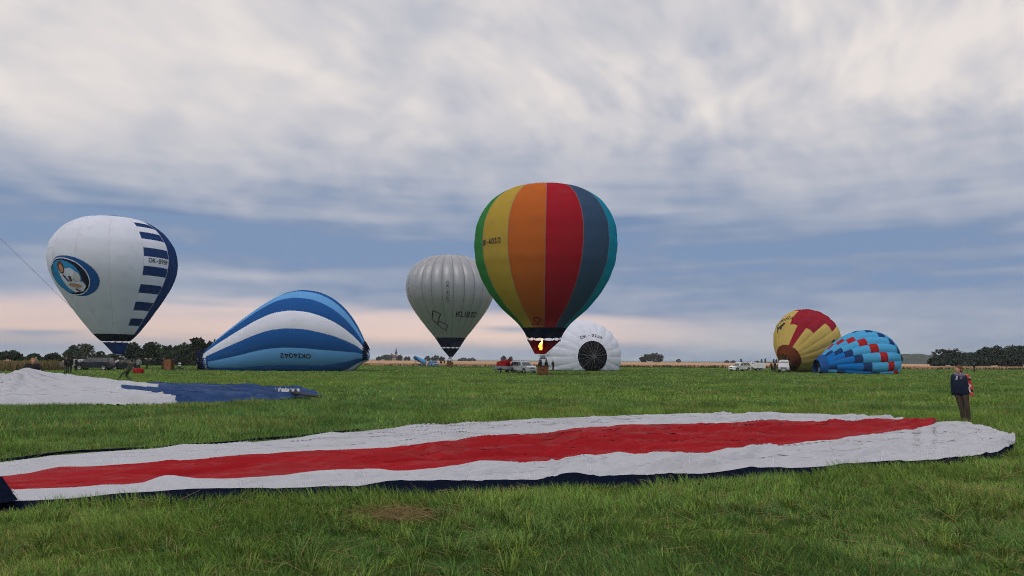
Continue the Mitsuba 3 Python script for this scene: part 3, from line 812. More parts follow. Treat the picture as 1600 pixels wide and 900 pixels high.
def spread_envelope():
    px = np.concatenate([np.linspace(-90, 1380, 560), np.linspace(1382, 1560, 150), 1560 + 26.9 * np.sin(np.linspace(0.02, np.pi / 2, 40))])
    names = [('navy_strip', B0, B1, 14), ('white_panel', B1, B2, 84), ('red_panel', B2, B3, 104), ('white_panel', B3, FAR, 76)]
    g = np.array([G(x, y, 0.12) for x, y in zip(px, (B1(px) + FAR(px)) / 2)])
    along = np.concatenate([[0], np.cumsum(np.linalg.norm(np.diff(g, axis=0), axis=1))])
    out = []

    def surf(x, y, i_s, edge):
        d = np.array([ray(a, b) for a, b in zip(x, y)])
        q = EYE + d * ((0.10 - CAM_H) / d[:, 2:3])
        tip = np.clip((x - 1300) / 180, 0, 1)
        s, t = np.interp(x, px, along), q[:, 1] - 0.42 * q[:, 0]
        f1 = ridged(np.stack([s * 0.35, t * 1.5, 0 * s], -1), 4, 2)
        f2 = ridged(np.stack([s * 0.9 + 0.5 * t, t * 3.4, 0 * s + 3], -1), 3, 7)
        f3 = ridged(np.stack([q[:, 0] * 1.6 + q[:, 1] * 0.7, q[:, 1] * 1.3 - q[:, 0] * 0.4, 0 * s + 5], -1), 4, 12)
        low = meshkit.fbm(np.stack([s * 0.25, t * 0.6, 0 * s + 8], -1), 3, 4)
        sharp = np.maximum(ridged(np.stack([s * 0.22, t * 1.05, 0 * s + 21], -1), 3, 31) - 0.80, 0) * 0.55
        f4 = ridged(np.stack([s * 0.8 + 0.3 * t, t * 5.5 - 0.2 * s, 0 * s + 11], -1), 4, 17)
        fold = np.maximum(f1 - 0.70, 0) * 0.42 + np.maximum(f2 - 0.76, 0) * 0.20 - 0.025
        crease = np.maximum(ridged(np.stack([s * 0.16 + 0.25 * t, t * 1.9, 0 * s + 31], -1), 4, 51) - 0.86, 0) * 0.50 + np.maximum(f4 - 0.86, 0) * 0.12
        z = 0.06 * (low - 0.45) + fold * (1 - 0.3 * tip) + (0.006 + 0.16 * tip) * (f3 - 0.6) - crease * (1 - 0.5 * tip) + 0.5 * sharp
        q[:, 2] += z * edge
        return q
    for nm, lo, hi, n in names:
        rows = []
        thin = hi(px) - lo(px) > -0.35
        for k in range(n + 1):
            t = k / n
            y = lo(px) * (1 - t) + hi(px) * t
            edge = 1.0
            if nm == 'navy_strip':
                edge = 0.30
            if hi is FAR:
                edge = 1 - 0.75 * max(0, (t - 0.8) / 0.2) ** 2
            calm = 0.12 + 0.22 * np.clip((px - 100) / 900, 0, 1)          # the seams between the bands lie flatter than the cloth
            e_ = edge * (0.30 + 0.70 * np.clip(px / 800, 0, 1)) * (calm + (1 - calm) * min(1.0, 5 * min(t, 1 - t)) if nm != 'navy_strip' else np.minimum(1, calm / 0.30))
            q = surf(px, y, k, e_)
            if nm == 'navy_strip':
                q[:, 2] = 0.035 + (q[:, 2] - 0.035) * min(1, 0.05 + t * 1.5)
            rows.append(q)
        if hi is FAR:                                   # the far edge rolls under
            last = rows[-1]
            d = np.stack([-0.35 + 0 * px, 0.9 + 0 * px, 0 * px], -1)
            for dz, w in ((0.45, 0.04), (0.0, 0.05)):
                q = last + d * w
                q[:, 2] = last[:, 2] * dz + 0.02 * (1 - dz)
                rows.append(q)
        out.append((nm, np.array(rows), thin))
    return out


kw = thing('deflated_envelope', 'long flat balloon envelope spread on the grass, white with a red centre band', 'deflated balloon')
SP = spread_envelope()
for (nm, rows, thin), m in zip(SP, ('ground_navy', 'ground_white', 'ground_red', 'ground_white')):
    n, c = rows.shape[:2]
    fq = grid_faces(n, c)
    fq = fq[~(thin[fq[:, 0] % c] | thin[fq[:, 1] % c])]
    part(kw, nm, (rows.reshape(-1, 3), fq), m, smooth=True, label={'navy_strip': 'dark navy strip along the near edge', 'white_panel': None, 'red_panel': 'long red centre panel'}[nm])
for j in range(13):
    i = int(np.searchsorted(SP[1][1][0][:, 0], -5.5 + 1.15 * j + 0.3 * math.sin(5 * j)))
    for s_, a, b in ((1, 2, 80), (3, 2, 70)):
        ks = np.arange(a, b, 3)
        q = SP[s_][1][ks, np.clip(i + ((ks - a) * 0.09 * (1 if j % 3 else -1)).astype(int), 0, 749)] + [0, 0, 0.004]
        if (SP[s_][1][-4, i, 1] - SP[s_][1][0, i, 1]) > 0.3 and not (s_ == 3 and j % 2):
            part(kw, 'seam_tape', tube(q, 0.007, 4), 'seam_white', smooth=True)
# the dark mouth end at the left and the thin navy hem on the far side
hem = np.array([G(x, y, 0.10) for x, y in zip(np.linspace(-60, 560, 90), FAR(np.linspace(-60, 560, 90)) - 1.6)])
hem[:, 2] += 0.03 * meshkit.noise(hem * 2.0, 4)
part(kw, 'far_hem', tube(hem, 0.022, 6), 'ground_navy')
ee = np.array([[G(x0 + (x1 - x0) * t, y0 + (y1 - y0) * t, 0.17 + 0.03 * math.sin(9 * t + w)) for t in np.linspace(0, 1, 12)] for w, (x0, y0, x1, y1) in enumerate([(-95, 748, -90, 796), (-60, 746, -55, 792), (-25, 744.5, -10, 788), (-2, 744, 20, 783), (3, 744.5, 28, 781)])])
part(kw, 'mouth_panel', (ee.reshape(-1, 3), grid_faces(5, 12)), 'ground_navy', smooth=True, label='dark navy panel at the mouth end')
WHITE_POLY = sg.Polygon(np.vstack([SP[0][1][0][:, :2], SP[3][1][-3][::-1, :2]])).buffer(0)


def heap_envelope():
    """The white and blue envelope at the left, its mouth lifted by a person."""
    near = [(-330, 662), (-120, 644), (0, 637), (60, 636), (150, 635.5), (240, 635), (300, 632), (350, 631), (420, 628), (470, 623), (506, 619)]
    far = [(494, 616), (460, 612.5), (400, 611), (330, 610), (260, 608.5), (215, 607.5)]
    nb = [G(x, y) for x, y in near]
    fb = [G(x, y) for x, y in far]
    back = [np.array([-17.0, 36.0, 0]), np.array([-20.2, 32.9, 0]), np.array([-22.5, 32.6, 0]), np.array([-31.0, 31.0, 0]), np.array([-31.0, 22.0, 0])]
    poly = sg.Polygon([p[:2] for p in nb + fb + back]).buffer(0).buffer(0.25).buffer(-0.25)
    h = 0.062
    x0, y0, x1, y1 = poly.bounds
    X, Y = np.meshgrid(np.arange(x0, x1, h), np.arange(y0, y1, h), indexing='ij')
    ins = shapely.contains_xy(poly, X, Y)
    peak = P(38, 577, 32.3)
    dx, dy = X - peak[0], Y - peak[1]
    r = np.hypot(dx, dy * 1.0)
    th = np.arctan2(dy, dx)
    edge = shapely.distance(poly.exterior, shapely.points(X, Y)) if False else None
    D = np.abs(np.array(shapely.distance(shapely.points(X[ins], Y[ins]), poly.exterior)))
    e = np.zeros_like(X)
    e[ins] = D
    p3 = lambda a, b, c: np.stack([a, b, 0 * a + c], -1)
    radial = ridged(p3(np.cos(th) * 4.5, np.sin(th) * 4.5, r * 0.10), 4, 3) - 0.6
    flat1 = ridged(p3(X * 0.22, Y * 1.0, 1), 3, 5) - 0.6
    flat2 = ridged(p3(X * 0.5 + 0.3 * Y, Y * 1.8, 4), 3, 9) - 0.6
    flat3 = ridged(p3(X * 2.3, Y * 2.6, 7), 3, 15) - 0.6
    tent = (peak[2] - 0.12) * np.exp(-(r / 3.5) ** 0.85) * 1.10
    wr = np.clip(1 - r / 9, 0, 1)
    hi = np.clip((X + 17) / 4, 0, 1)          # the far blue end is the most crumpled
    fold = lambda q, o, k, c: np.maximum(ridged(q, o, k) - c, 0)
    z = 0.10 + tent + (0.50 * fold(p3(np.cos(th) * 6, np.sin(th) * 6, r * 0.10), 3, 3, 0.66) + 0.22 * fold(p3(np.cos(th) * 15, np.sin(th) * 15, r * 0.16), 3, 4, 0.72)) * wr * np.clip(r / 1.6, 0, 1)
    z = z + (0.42 * fold(p3(X * 0.16 + 0.1 * Y, Y * 1.0, 1), 3, 5, 0.66) + 0.26 * fold(p3(X * 0.3 + 0.2 * Y, Y * 1.8, 4), 2, 9, 0.74) + 0.16 * fold(p3(X * 1.2 + Y, Y * 2.2 - X, 6), 2, 10, 0.76) * hi) * (1 - 0.75 * wr)
    z = z - 0.8 * fold(p3(np.cos(th) * 5, np.sin(th) * 5, r * 0.08 + 3), 3, 23, 0.80) * wr * np.clip(r / 2.0, 0, 1) - 0.8 * fold(p3(X * 0.22 + 0.15 * Y, Y * 1.1, 13), 3, 25, 0.82) - 0.5 * fold(p3(X * 0.5, Y * 2.2, 17), 3, 27, 0.84) * (1 - wr)
    z = np.maximum(z, 0.03)
    z = 0.03 + (z - 0.03) * np.clip(e / 0.35, 0.05, 1)
    back_edge = np.clip((3.2 - np.abs(dx)) / 1.5, 0, 1) * (dy > -0.6)
    z = np.where(back_edge > 0.5, np.maximum(z, 0), z)
    idx = -np.ones(X.shape, int)
    idx[ins] = np.arange(ins.sum())
    v = np.stack([X[ins], Y[ins], z[ins]], -1)
    q = np.stack([idx[:-1, :-1], idx[1:, :-1], idx[1:, 1:], idx[:-1, 1:]], -1).reshape(-1, 4)
    q = q[(q >= 0).all(1)]
    blue = [(190, 606), (240, 611), (245, 614.5), (200, 617.5), (190, 618.5), (222, 621), (240, 622.5), (275, 626), (305, 630.5), (330, 640), (520, 640), (530, 600), (200, 600)]
    bp = sg.Polygon([G(x, y, 0.15)[:2] for x, y in blue[:9]] + [np.array([-11.5, 26.0]), np.array([-5, 26.0]), np.array([-5, 50.0]), np.array([-24, 50.0])]).buffer(0)
    c = v[q].mean(1)
    b = shapely.contains_xy(bp, c[:, 0] + 0.12 * (meshkit.noise(c * 3, 4) - 0.5), c[:, 1] + 0.3 * (meshkit.noise(c * 2, 5) - 0.5))
    return v, q, b, poly


kh = thing('deflated_envelope', 'white and blue collapsed envelope whose white end is lifted into a peak', 'deflated balloon')
hv, hq, hb, HEAP_POLY = heap_envelope()
for nm, sel, m in (('white_panel', ~hb, 'ground_white'), ('blue_panel', hb, 'ground_blue')):
    f = hq[sel]
    used, inv = np.unique(f, return_inverse=True)
    part(kh, nm, (hv[used], inv.reshape(f.shape)), m, smooth=True, label='crumpled blue end' if nm[0] == 'b' else 'white end')
A = np.array([G(x, y, 0.2) for x, y in ((428, 613.5), (436, 612.5), (448, 613), (452, 615), (462, 614), (470, 616), (458, 617.5), (440, 616))])
tt = np.linspace(0, 1, 14)
part(kh, 'white_lining', (np.array([[(1 - a) * (A[0] * (1 - b) + A[4] * b) + a * (A[7] * (1 - b) + A[5] * b) + [0, 0, 0.10 + 0.16 * math.sin(17 * a + 9 * b) * math.cos(13 * b)] for b in tt] for a in tt]).reshape(-1, 3), grid_faces(14, 14)), 'ground_white', smooth=True)
part(kh, 'mouth_lines', cat(*[tube([G(455 + 3 * i, 613 + 0.6 * i, 0.30), G(480 + 2 * i, 616 + 0.7 * i, 0.12), G(497 + 3 * i, 618 + 0.8 * i, 0.04)], 0.035, 5) for i in range(5)]), 'dark_metal')

# ------------------------------------------------------------------ grass
VIEW = 0.70


def blades(n, y0, y1, h0, h1, w0, w1, seg, seed, avoid=True, lean=0.45):
    """Grass blades as narrow bent triangles, thinning out with distance; returns vertices, faces, colours."""
    r = np.random.default_rng(seed)
    y = np.sqrt(r.uniform(y0 * y0, y1 * y1, n))
    x = r.uniform(-1, 1, n) * (VIEW * y + 2.0)
    if avoid:
        keep = np.ones(n, bool)
        for poly in (WHITE_POLY.buffer(-0.06), HEAP_POLY.buffer(-0.10)):
            keep &= ~shapely.contains_xy(poly, x, y)
        x, y = x[keep], y[keep]
    n = len(x)
    p = np.stack([x, y, 0 * x], -1)
    tuft = meshkit.fbm(p * [0.8, 0.8, 1], 4, 41)
    fine = meshkit.fbm(p * [3.0, 3.0, 1], 3, 42)
    wide = meshkit.fbm(p * [0.13, 0.17, 1], 4, 43)
    H = r.uniform(h0, h1, n) * (0.45 + 1.1 * np.clip((tuft - 0.3) * 2.2, 0, 1)) * (0.6 + 0.8 * fine)
    W = r.uniform(w0, w1, n)
    a = r.uniform(0, 2 * np.pi, n)
    drift = 2 * np.pi * meshkit.noise(p * [0.9, 0.9, 1], 44)
    b = drift + r.normal(0, 0.9, n)
    ln = lean * H * r.uniform(0.2, 1.6, n)
    side = np.stack([np.cos(a), np.sin(a), 0 * a], -1) * (W / 2)[:, None]
    bend = np.stack([np.cos(b), np.sin(b), 0 * b], -1) * ln[:, None]
    base = p + [0, 0, -0.015]
    base[:, 2] += ground_z(x, y)
    up = np.array([0, 0, 1.0])
    c = np.array(GRASS_A) * (1 - tuft[:, None]) + np.array(GRASS_B) * tuft[:, None]
    k = np.clip((wide - 0.42) * 5, 0, 1)[:, None]
    c = c * (1 - k) + k * (0.55 * np.array(GRASS_C) + 0.45 * c)
    kind = r.uniform(0, 1, n)[:, None]
    dry = np.clip((meshkit.fbm(p * [0.5, 0.6, 1], 4, 47) - 0.50) * 4, 0, 1)[:, None]
    c = np.where(kind > 0.93 - 0.22 * dry, np.array([0.175, 0.145, 0.055]), c)
    c = np.where(kind < 0.10, np.array([0.12, 0.21, 0.035]), c)
    bare = np.exp(-(((x - (-1.15)) / 0.36) ** 2 + ((y - 8.1) / 0.26) ** 2))[:, None]
    c = np.where((r.uniform(0, 1, n)[:, None] < 0.5 * bare), np.array([0.20, 0.125, 0.065]), c)
    H = H * (1 - 0.65 * bare[:, 0])
    c = c * r.uniform(0.6, 1.55, n)[:, None] * 1.9
    if seg == 2:
        mid = base + up * (0.55 * H)[:, None] + bend * 0.35
        tip = base + up * H[:, None] * 0.97 + bend
        v = np.stack([base - side, base + side, mid - side * 0.8, mid + side * 0.8, tip], 1).reshape(-1, 3)
        o = np.arange(n)[:, None] * 5
        f = np.concatenate([o + [0, 1, 3], o + [0, 3, 2], o + [2, 3, 4]])
        return v, f, np.repeat(c, 5, 0)
    tip = base + up * H[:, None] + bend
    v = np.stack([base - side, base + side, tip], 1).reshape(-1, 3)
    return v, np.arange(3 * n).reshape(-1, 3), np.repeat(c, 3, 0)




def tufts(n, y0, y1, per, seed):
    """Clumps of longer blades that lean outwards from a common root."""
    r = np.random.default_rng(seed)
    y = np.sqrt(r.uniform(y0 * y0, y1 * y1, n))
    x = r.uniform(-1, 1, n) * (VIEW * y + 2.0)
    keep = ~shapely.contains_xy(WHITE_POLY.buffer(0.02), x, y) & (np.hypot((x + 1.15) / 0.4, (y - 8.1) / 0.3) > 1)
    x, y = x[keep], y[keep]
    n = len(x)
    size = r.uniform(0.5, 1.05, n) * (0.75 + 0.5 * meshkit.noise(np.stack([x * 0.7, y * 0.7, 0 * x], -1), 5))
    hue = r.uniform(0, 1, n)
    base_c = np.array([0.098, 0.195, 0.058]) * (1 - hue[:, None]) + np.array([0.190, 0.270, 0.052]) * hue[:, None]
    k = np.repeat(np.arange(n), per)
    m = len(k)
    a = r.uniform(0, 2 * np.pi, m)
    d = np.abs(r.normal(0, 0.05, m)) * size[k]
    root = np.stack([x[k] + d * np.cos(a), y[k] + d * np.sin(a), np.full(m, -0.01)], -1)
    H = r.uniform(0.09, 0.23, m) * size[k]
    out = np.stack([np.cos(a), np.sin(a), 0 * a], -1) * (H * r.uniform(0.15, 1.1, m))[:, None]
    sd = np.stack([-np.sin(a), np.cos(a), 0 * a], -1) * r.uniform(0.002, 0.0042, m)[:, None]
    up = np.array([0, 0, 1.0])
    q1, q2, q3 = root + up * (0.5 * H)[:, None] + out * 0.22, root + up * (0.85 * H)[:, None] + out * 0.6, root + up * (0.93 * H)[:, None] + out * 1.1
    v = np.stack([root - sd, root + sd, q1 - sd, q1 + sd, q2 - sd * 0.7, q2 + sd * 0.7, q3], 1).reshape(-1, 3)
    o = np.arange(m)[:, None] * 7
    f = np.concatenate([o + t for t in ([0, 1, 3], [0, 3, 2], [2, 3, 5], [2, 5, 4], [4, 5, 6])])
    c = base_c[k] * r.uniform(0.55, 1.5, m)[:, None]
    c = np.where(r.uniform(0, 1, m)[:, None] > 0.95, np.array([0.30, 0.25, 0.11]), c)
    return v, f, np.repeat(c, 7, 0)


def straw(n, y0, y1, seed):
    """Dry stems lying on and in the grass."""
    r = np.random.default_rng(seed)
    y = np.sqrt(r.uniform(y0 * y0, y1 * y1, n))
    x = r.uniform(-1, 1, n) * (VIEW * y + 2.0)
    near_bare = r.uniform(0, 1, n) < 0.07
    x = np.where(near_bare, -1.15 + r.normal(0, 0.26, n), x)
    y = np.where(near_bare, 8.1 + r.normal(0, 0.17, n), y)
    keep = ~shapely.contains_xy(WHITE_POLY.buffer(0.02), x, y)
    x, y = x[keep], y[keep]
    n = len(x)
    a = r.uniform(0, 2 * np.pi, n)
    L = r.uniform(0.08, 0.28, n)
    d = np.stack([np.cos(a), np.sin(a), r.uniform(-0.1, 0.5, n)], -1) * L[:, None]
    p = np.stack([x, y, r.uniform(0.03, 0.10, n)], -1)
    w = np.array([0, 0, 1.0]) * r.uniform(0.0018, 0.0035, n)[:, None]
    v = np.stack([p - w, p + w, p + d + w * 0.5, p + d - w * 0.5], 1).reshape(-1, 3)
    o = np.arange(n)[:, None] * 4
    c = np.array([0.34, 0.26, 0.13]) * r.uniform(0.5, 1.3, n)[:, None]
    return v, np.concatenate([o + [0, 1, 2], o + [0, 2, 3]]), np.repeat(c, 4, 0)


bands = [blades(270000, 4.2, 8.2, 0.05, 0.16, 0.004, 0.008, 2, 1), blades(260000, 8.2, 15, 0.06, 0.17, 0.006, 0.011, 2, 2), blades(270000, 15, 30, 0.07, 0.19, 0.014, 0.028, 1, 3),
         blades(330000, 30, 75, 0.07, 0.18, 0.03, 0.07, 1, 4), blades(330000, 75, 206, 0.06, 0.16, 0.08, 0.20, 1, 5, False),
         tufts(820, 4.4, 9.0, 46, 7), tufts(1050, 9.0, 18.0, 32, 8), straw(6000, 4.8, 14.0, 9)]
# long stalks standing in front of the spread envelope
off, V, Fc, C = 0, [], [], []
for v, f, c in bands:
    V.append(v), Fc.append(f + off), C.append(c)
    off += len(v)
single('grass', (np.vstack(V), np.vstack(Fc)), 'leaf', 'uneven green meadow grass with yellowed blades', smooth=False, kind='stuff', color=np.vstack(C))


def fringe(n, x0, x1, yfun, depth, h0, h1, w0, w1, cols, seed, clump=0.5):
    r = np.random.default_rng(seed)
    x = r.uniform(x0, x1, n)
    y = yfun(x) + r.uniform(0, depth, n)
    p = np.stack([x, y, 0 * x], -1)
    H = r.uniform(h0, h1, n) * (1 - clump + 2 * clump * meshkit.fbm(p * [0.35, 0.35, 1], 4, seed))
    a = r.uniform(0, np.pi, n)
    side = np.stack([np.cos(a), 0.4 * np.sin(a), 0 * a], -1) * r.uniform(w0, w1, n)[:, None] / 2
    tip = p + np.stack([r.normal(0, 0.15, n) * H, r.normal(0, 0.15, n) * H, H], -1)
    v = np.stack([p - side, p + side, tip + side * 0.5, tip - side * 0.5], 1).reshape(-1, 3)
    o = np.arange(n)[:, None] * 4
    c = np.array(cols)[r.integers(0, len(cols), n)] * r.uniform(0.75, 1.2, n)[:, None]
    return (v, np.concatenate([o + [0, 1, 2], o + [0, 2, 3]])), np.repeat(c, 4, 0)


m, c = fringe(16000, -420, 620, lambda x: 203.5 + 0 * x, 4.5, 0.25, 0.75, 0.15, 0.5, [(0.05, 0.075, 0.025), (0.09, 0.085, 0.035), (0.035, 0.06, 0.022)], 61)
single('weeds', m, 'leaf', 'dark weeds along the foot of the grain field', smooth=False, kind='stuff', color=c)
m, c = fringe(14000, -82, -59.5, lambda x: 88 + 0 * x, 12, 0.5, 1.30, 0.05, 0.16, [(0.23, 0.17, 0.085), (0.17, 0.14, 0.06), (0.13, 0.13, 0.045), (0.27, 0.20, 0.11)], 62, 0.35)
single('tall_dry_grass', m, 'leaf', 'tall dry grass growing at the far left', smooth=False, kind='stuff', color=c)


# ------------------------------------------------------------------ trees
def tree(name, label, px, top, width, dist, base_py=None, seed=0, tone=(0.030, 0.042, 0.020), group=None, shape='round', leaf=0.5, n=1700, category='tree', gaps=0.5):
    r = np.random.default_rng(seed)
    tone = np.array(tone) * r.uniform(0.8, 1.3) * (1 + r.normal(0, 0.07, 3))
    foot = P(px, 565, dist)
    foot[2] = 0.0
    H = P(px, top, dist)[2]
    W = width * dist / FPX / 2
    k = thing(name, label, category, group)
    trunk_h = H * (0.35 if shape != 'bush' else 0.12)
    if shape == 'poplar':
        lobes = [(0, 0, H * (0.15 + 0.09 * i), W * (0.7 + 0.3 * math.sin(0.3 + i * 0.33)), H * 0.11) for i in range(9)]
    else:
        nl = 9 if shape == 'round' else 7
        lobes = []
        for i in range(nl):
            a = r.uniform(0, 2 * np.pi)
            q = r.uniform(0.25, 0.75)
            z = H * r.uniform(0.30, 0.80) if shape == 'round' else H * r.uniform(0.25, 0.7)
            s = r.uniform(0.30, 0.50)
            lobes.append((W * q * math.cos(a), W * q * math.sin(a), z, W * s, min(H - z, H * s * 0.55)))
        lobes.append((0.1 * W, 0, H * 0.78, W * 0.45, H * 0.22))
        lobes.append((-0.55 * W, 0, H * 0.50, W * 0.45, H * 0.20))
        lobes.append((0.55 * W, 0, H * 0.52, W * 0.45, H * 0.22))
    pts = []
    per = n // len(lobes)
    for cx, cy, cz, rr, rh in lobes:
        d = r.normal(size=(per, 3))
        d /= np.linalg.norm(d, axis=1, keepdims=True)
        q = r.uniform(0.45, 1.05, per)[:, None] ** 0.6
        pts.append(np.array([cx, cy, cz]) + d * q * [rr, rr, rh])
    pts = np.vstack(pts)
    keep = meshkit.fbm(pts / (W + 0.01) * 2.6 + seed, 3, seed) > 0.36 + 0.10 * gaps
    pts = pts[keep]
    m = len(pts)
    nrm = r.normal(size=(m, 3))
    nrm /= np.linalg.norm(nrm, axis=1, keepdims=True)
    t = np.cross(nrm, r.normal(size=(m, 3)))
    t /= np.linalg.norm(t, axis=1, keepdims=True)
    b = np.cross(nrm, t)
    s = leaf * r.uniform(0.5, 1.2, m)[:, None]
    v = np.stack([pts - t * s, pts + b * s * 0.55, pts + t * s, pts - b * s * 0.55], 1) + foot
    v[..., 2] = np.maximum(v[..., 2], 0.02)
    o = np.arange(m)[:, None] * 4
    c = np.repeat(np.array(tone) * r.uniform(0.65, 1.45, m)[:, None] * (1 + r.normal(0, 0.05, (m, 3))), 4, 0)
    part(k, 'crown', (v.reshape(-1, 3), np.concatenate([o + [0, 1, 2], o + [0, 2, 3]])), 'leaf', smooth=False, color=c)
    ms = [tube([foot, foot + [0.03 * W, 0, trunk_h], foot + [0.08 * W, 0, H * 0.7]], [0.035 * H, 0.026 * H, 0.012 * H], 7)]
    if shape == 'round':
        for cx, cy, cz, rr, rh in lobes[:6]:
            ms.append(tube([foot + [0, 0, trunk_h * 0.8], foot + [cx * 0.5, cy * 0.5, cz * 0.75], foot + [cx, cy, cz]], [0.016 * H, 0.011 * H, 0.005 * H], 5))
    part(k, 'trunk', cat(*ms), 'bark')
    return k


LEFT = [(14, 547, 40, 175, 'bush', 'dark rounded bush at the far left edge behind the tall dry grass'), (52, 552.5, 30, 185, 'bush', 'low bush behind the person in a white cap'), (84, 551.5, 30, 190, 'bush', 'low bush just left of the two dark clothed people'),
        (112, 539.5, 27, 195, 'round', 'greyish tree directly behind the head of the dark clothed pair'), (134, 536.5, 34, 195, 'round', 'greyish broad tree above the dark off-road car'), (155, 549, 26, 205, 'bush', 'bush between the broad tree and the balloon skirt'),
        (176, 553, 34, 200, 'bush', 'low bush under the skirt of the white balloon'), (205, 534, 33, 180, 'round', 'dark tree just right of the white balloon skirt'), (238, 534, 40, 182, 'round', 'dark tree with open branches between two others left of the striped balloon'),
        (262, 539, 22, 190, 'round', 'thin dark tree with a small top left of the big dark tree'), (284, 536, 40, 178, 'round', 'dark tree behind the overturned basket'), (306, 526.5, 46, 176, 'round', 'tallest dark tree beside the mouth of the striped balloon'),
        (330, 530, 34, 178, 'round', 'dark tree half hidden by the mouth of the striped balloon')]
for i, (x, t, w, d, sh, lb) in enumerate(LEFT):
    grey = i in (3, 4)
    tree('tree' if sh == 'round' else 'bush', lb, x, t, w, d, seed=100 + i, shape=sh, tone=(0.065, 0.080, 0.050) if grey else (0.036, 0.048, 0.028), group='trees at the left edge of the meadow', leaf=0.42, n=2200, category='tree' if sh == 'round' else 'bush')
for i, (x, t, w, lb) in enumerate(((216, 560, 40, 'dark undergrowth between the white balloon skirt and the open branched tree'), (252, 558, 44, 'dark undergrowth behind the overturned basket'), (296, 556, 56, 'dark undergrowth below the tallest left hand tree'))):
    tree('bush', lb, x, t, w, 172, seed=150 + i, shape='bush', tone=(0.034, 0.045, 0.026), group='trees at the left edge of the meadow', leaf=0.45, n=1500, category='bush', gaps=0.1)
RIGHT = [(1399, 553, 22, 300, 'round', 'small dark tree peeking out behind the blue chequered balloon'), (1486, 545, 58, 240, 'round', 'broad dark tree behind the head of the standing person'), (1518, 551, 30, 250, 'round', 'lower dark tree just right of the standing person'),
         (1540, 542, 32, 240, 'round', 'dark tree with a domed top right of the standing person'), (1560, 546, 26, 246, 'round', 'dark tree in the middle of the right hand tree line'), (1580, 539.5, 46, 238, 'round', 'tall dark tree second from the right edge'),
         (1610, 538, 50, 236, 'round', 'tall dark tree cut by the right edge'), (1462, 556, 26, 252, 'bush', 'low dark bush at the left end of the right hand tree line'), (1528, 557, 44, 236, 'bush', 'dark undergrowth below the domed tree'), (1575, 556, 60, 234, 'bush', 'dark undergrowth below the tall trees at the right edge'), (1490, 558, 60, 236, 'bush', 'dark undergrowth behind the standing person')]
for i, (x, t, w, d, sh, lb) in enumerate(RIGHT):
    tree('tree' if sh == 'round' else 'bush', lb, x, t, w, d, seed=200 + i, shape=sh, tone=(0.032, 0.046, 0.032), group='trees at the right edge of the meadow', leaf=0.5, n=2400, category='tree' if sh == 'round' else 'bush', gaps=0.2)
MID = [(1009, 553.5, 20, 560, 'round', 'left crown of the lone clump on the horizon right of the white balloon'), (1024, 551.5, 28, 565, 'round', 'right crown of the lone clump on the horizon right of the white balloon'),
       (787, 556, 9, 640, 'round', 'small tree on the horizon left of the silver car'), (797.5, 557.5, 7, 640, 'round', 'smaller of two horizon trees above the silver car'), (668, 556.5, 10, 660, 'bush', 'low bush on the horizon above the blue car'),
       (680, 555, 14, 660, 'bush', 'rounded bush on the horizon right of the blue car'), (690, 557.5, 10, 660, 'bush', 'flat bush on the horizon above the waiting pair'), (603, 554, 20, 840, 'bush', 'village trees left of the church'), (592, 557, 8, 800, 'round', 'single small tree left of the village'),
       (624, 554.5, 10, 840, 'bush', 'village trees right of the church'), (634, 557, 6, 840, 'round', 'first small tree right of the village'), (638.5, 557.5, 4, 840, 'round', 'second small tree right of the village'), (724, 559, 18, 900, 'bush', 'long low hedge on the horizon under the silver balloon'),
       (737, 559.5, 12, 900, 'bush', 'right end of the hedge under the silver balloon'), (1060, 561, 7, 900, 'bush', 'tiny bush on the horizon right of the lone clump'), (1135, 563.5, 7, 760, 'bush', 'tiny bush on the horizon left of the white car'), (1145, 563.5, 7, 760, 'bush', 'tiny bush on the horizon above the white car bonnet'),
       (1183, 564, 7, 760, 'bush', 'tiny bush on the horizon above the white trailer')]
for i, (x, t, w, d, sh, lb) in enumerate(MID):
    tree('tree' if sh == 'round' else 'bush', lb, x, t, w, d, seed=300 + i, shape=sh, tone=(0.045, 0.058, 0.045), group='trees on the horizon', leaf=0.011 * d / 8, n=500 if i > 1 else 1600, category='tree' if sh == 'round' else 'bush')
for i, (x, t) in enumerate(((1158, 560.5), (1190, 561), (1195.8, 560), (1209, 561), (1213, 561), (1217, 560.5))):
    tree('poplar_tree', ['slim poplar above the white car, apart from the others', 'left poplar of the pair above the white trailer', 'right poplar of the pair above the white trailer', 'first poplar of the three beside the yellow balloon', 'middle poplar of the three beside the yellow balloon', 'third poplar of the three, touching the yellow balloon'][i],
         x, t, 2.6, 760, seed=400 + i, shape='poplar', tone=(0.045, 0.06, 0.05), group='poplars on the horizon', leaf=0.6, n=400, category='tree')


def far_hill():
    x = np.linspace(620, 1500, 160)
    h = 11 + 10 * meshkit.fbm(np.stack([x / 140, 0 * x, 0 * x], -1), 4, 3) - 6 * np.clip((x - 1000) / 400, 0, 1)
    h = h * np.clip((x - 620) / 120, 0, 1) + 2.2 * meshkit.noise(np.stack([x / 9, 0 * x, 0 * x], -1), 5)
    y0 = 1500 + 0 * x
    rows = [np.stack([x, y0, 0 * x - 1], -1), np.stack([x, y0 + 20, 0.75 * h], -1), np.stack([x, y0 + 60, h], -1), np.stack([x, y0 + 260, 0.8 * h], -1), np.stack([x, y0 + 500, 0 * x - 1], -1)]
    return np.array(rows).reshape(-1, 3), grid_faces(5, 160)


mat('woodland', weave((0.030, 0.044, 0.034), 0.45, 0.05), rough=1.0, spec=0.0)
single('hills', far_hill(), 'woodland', 'low wooded rise on the horizon at the right', kind='structure', smooth=False)


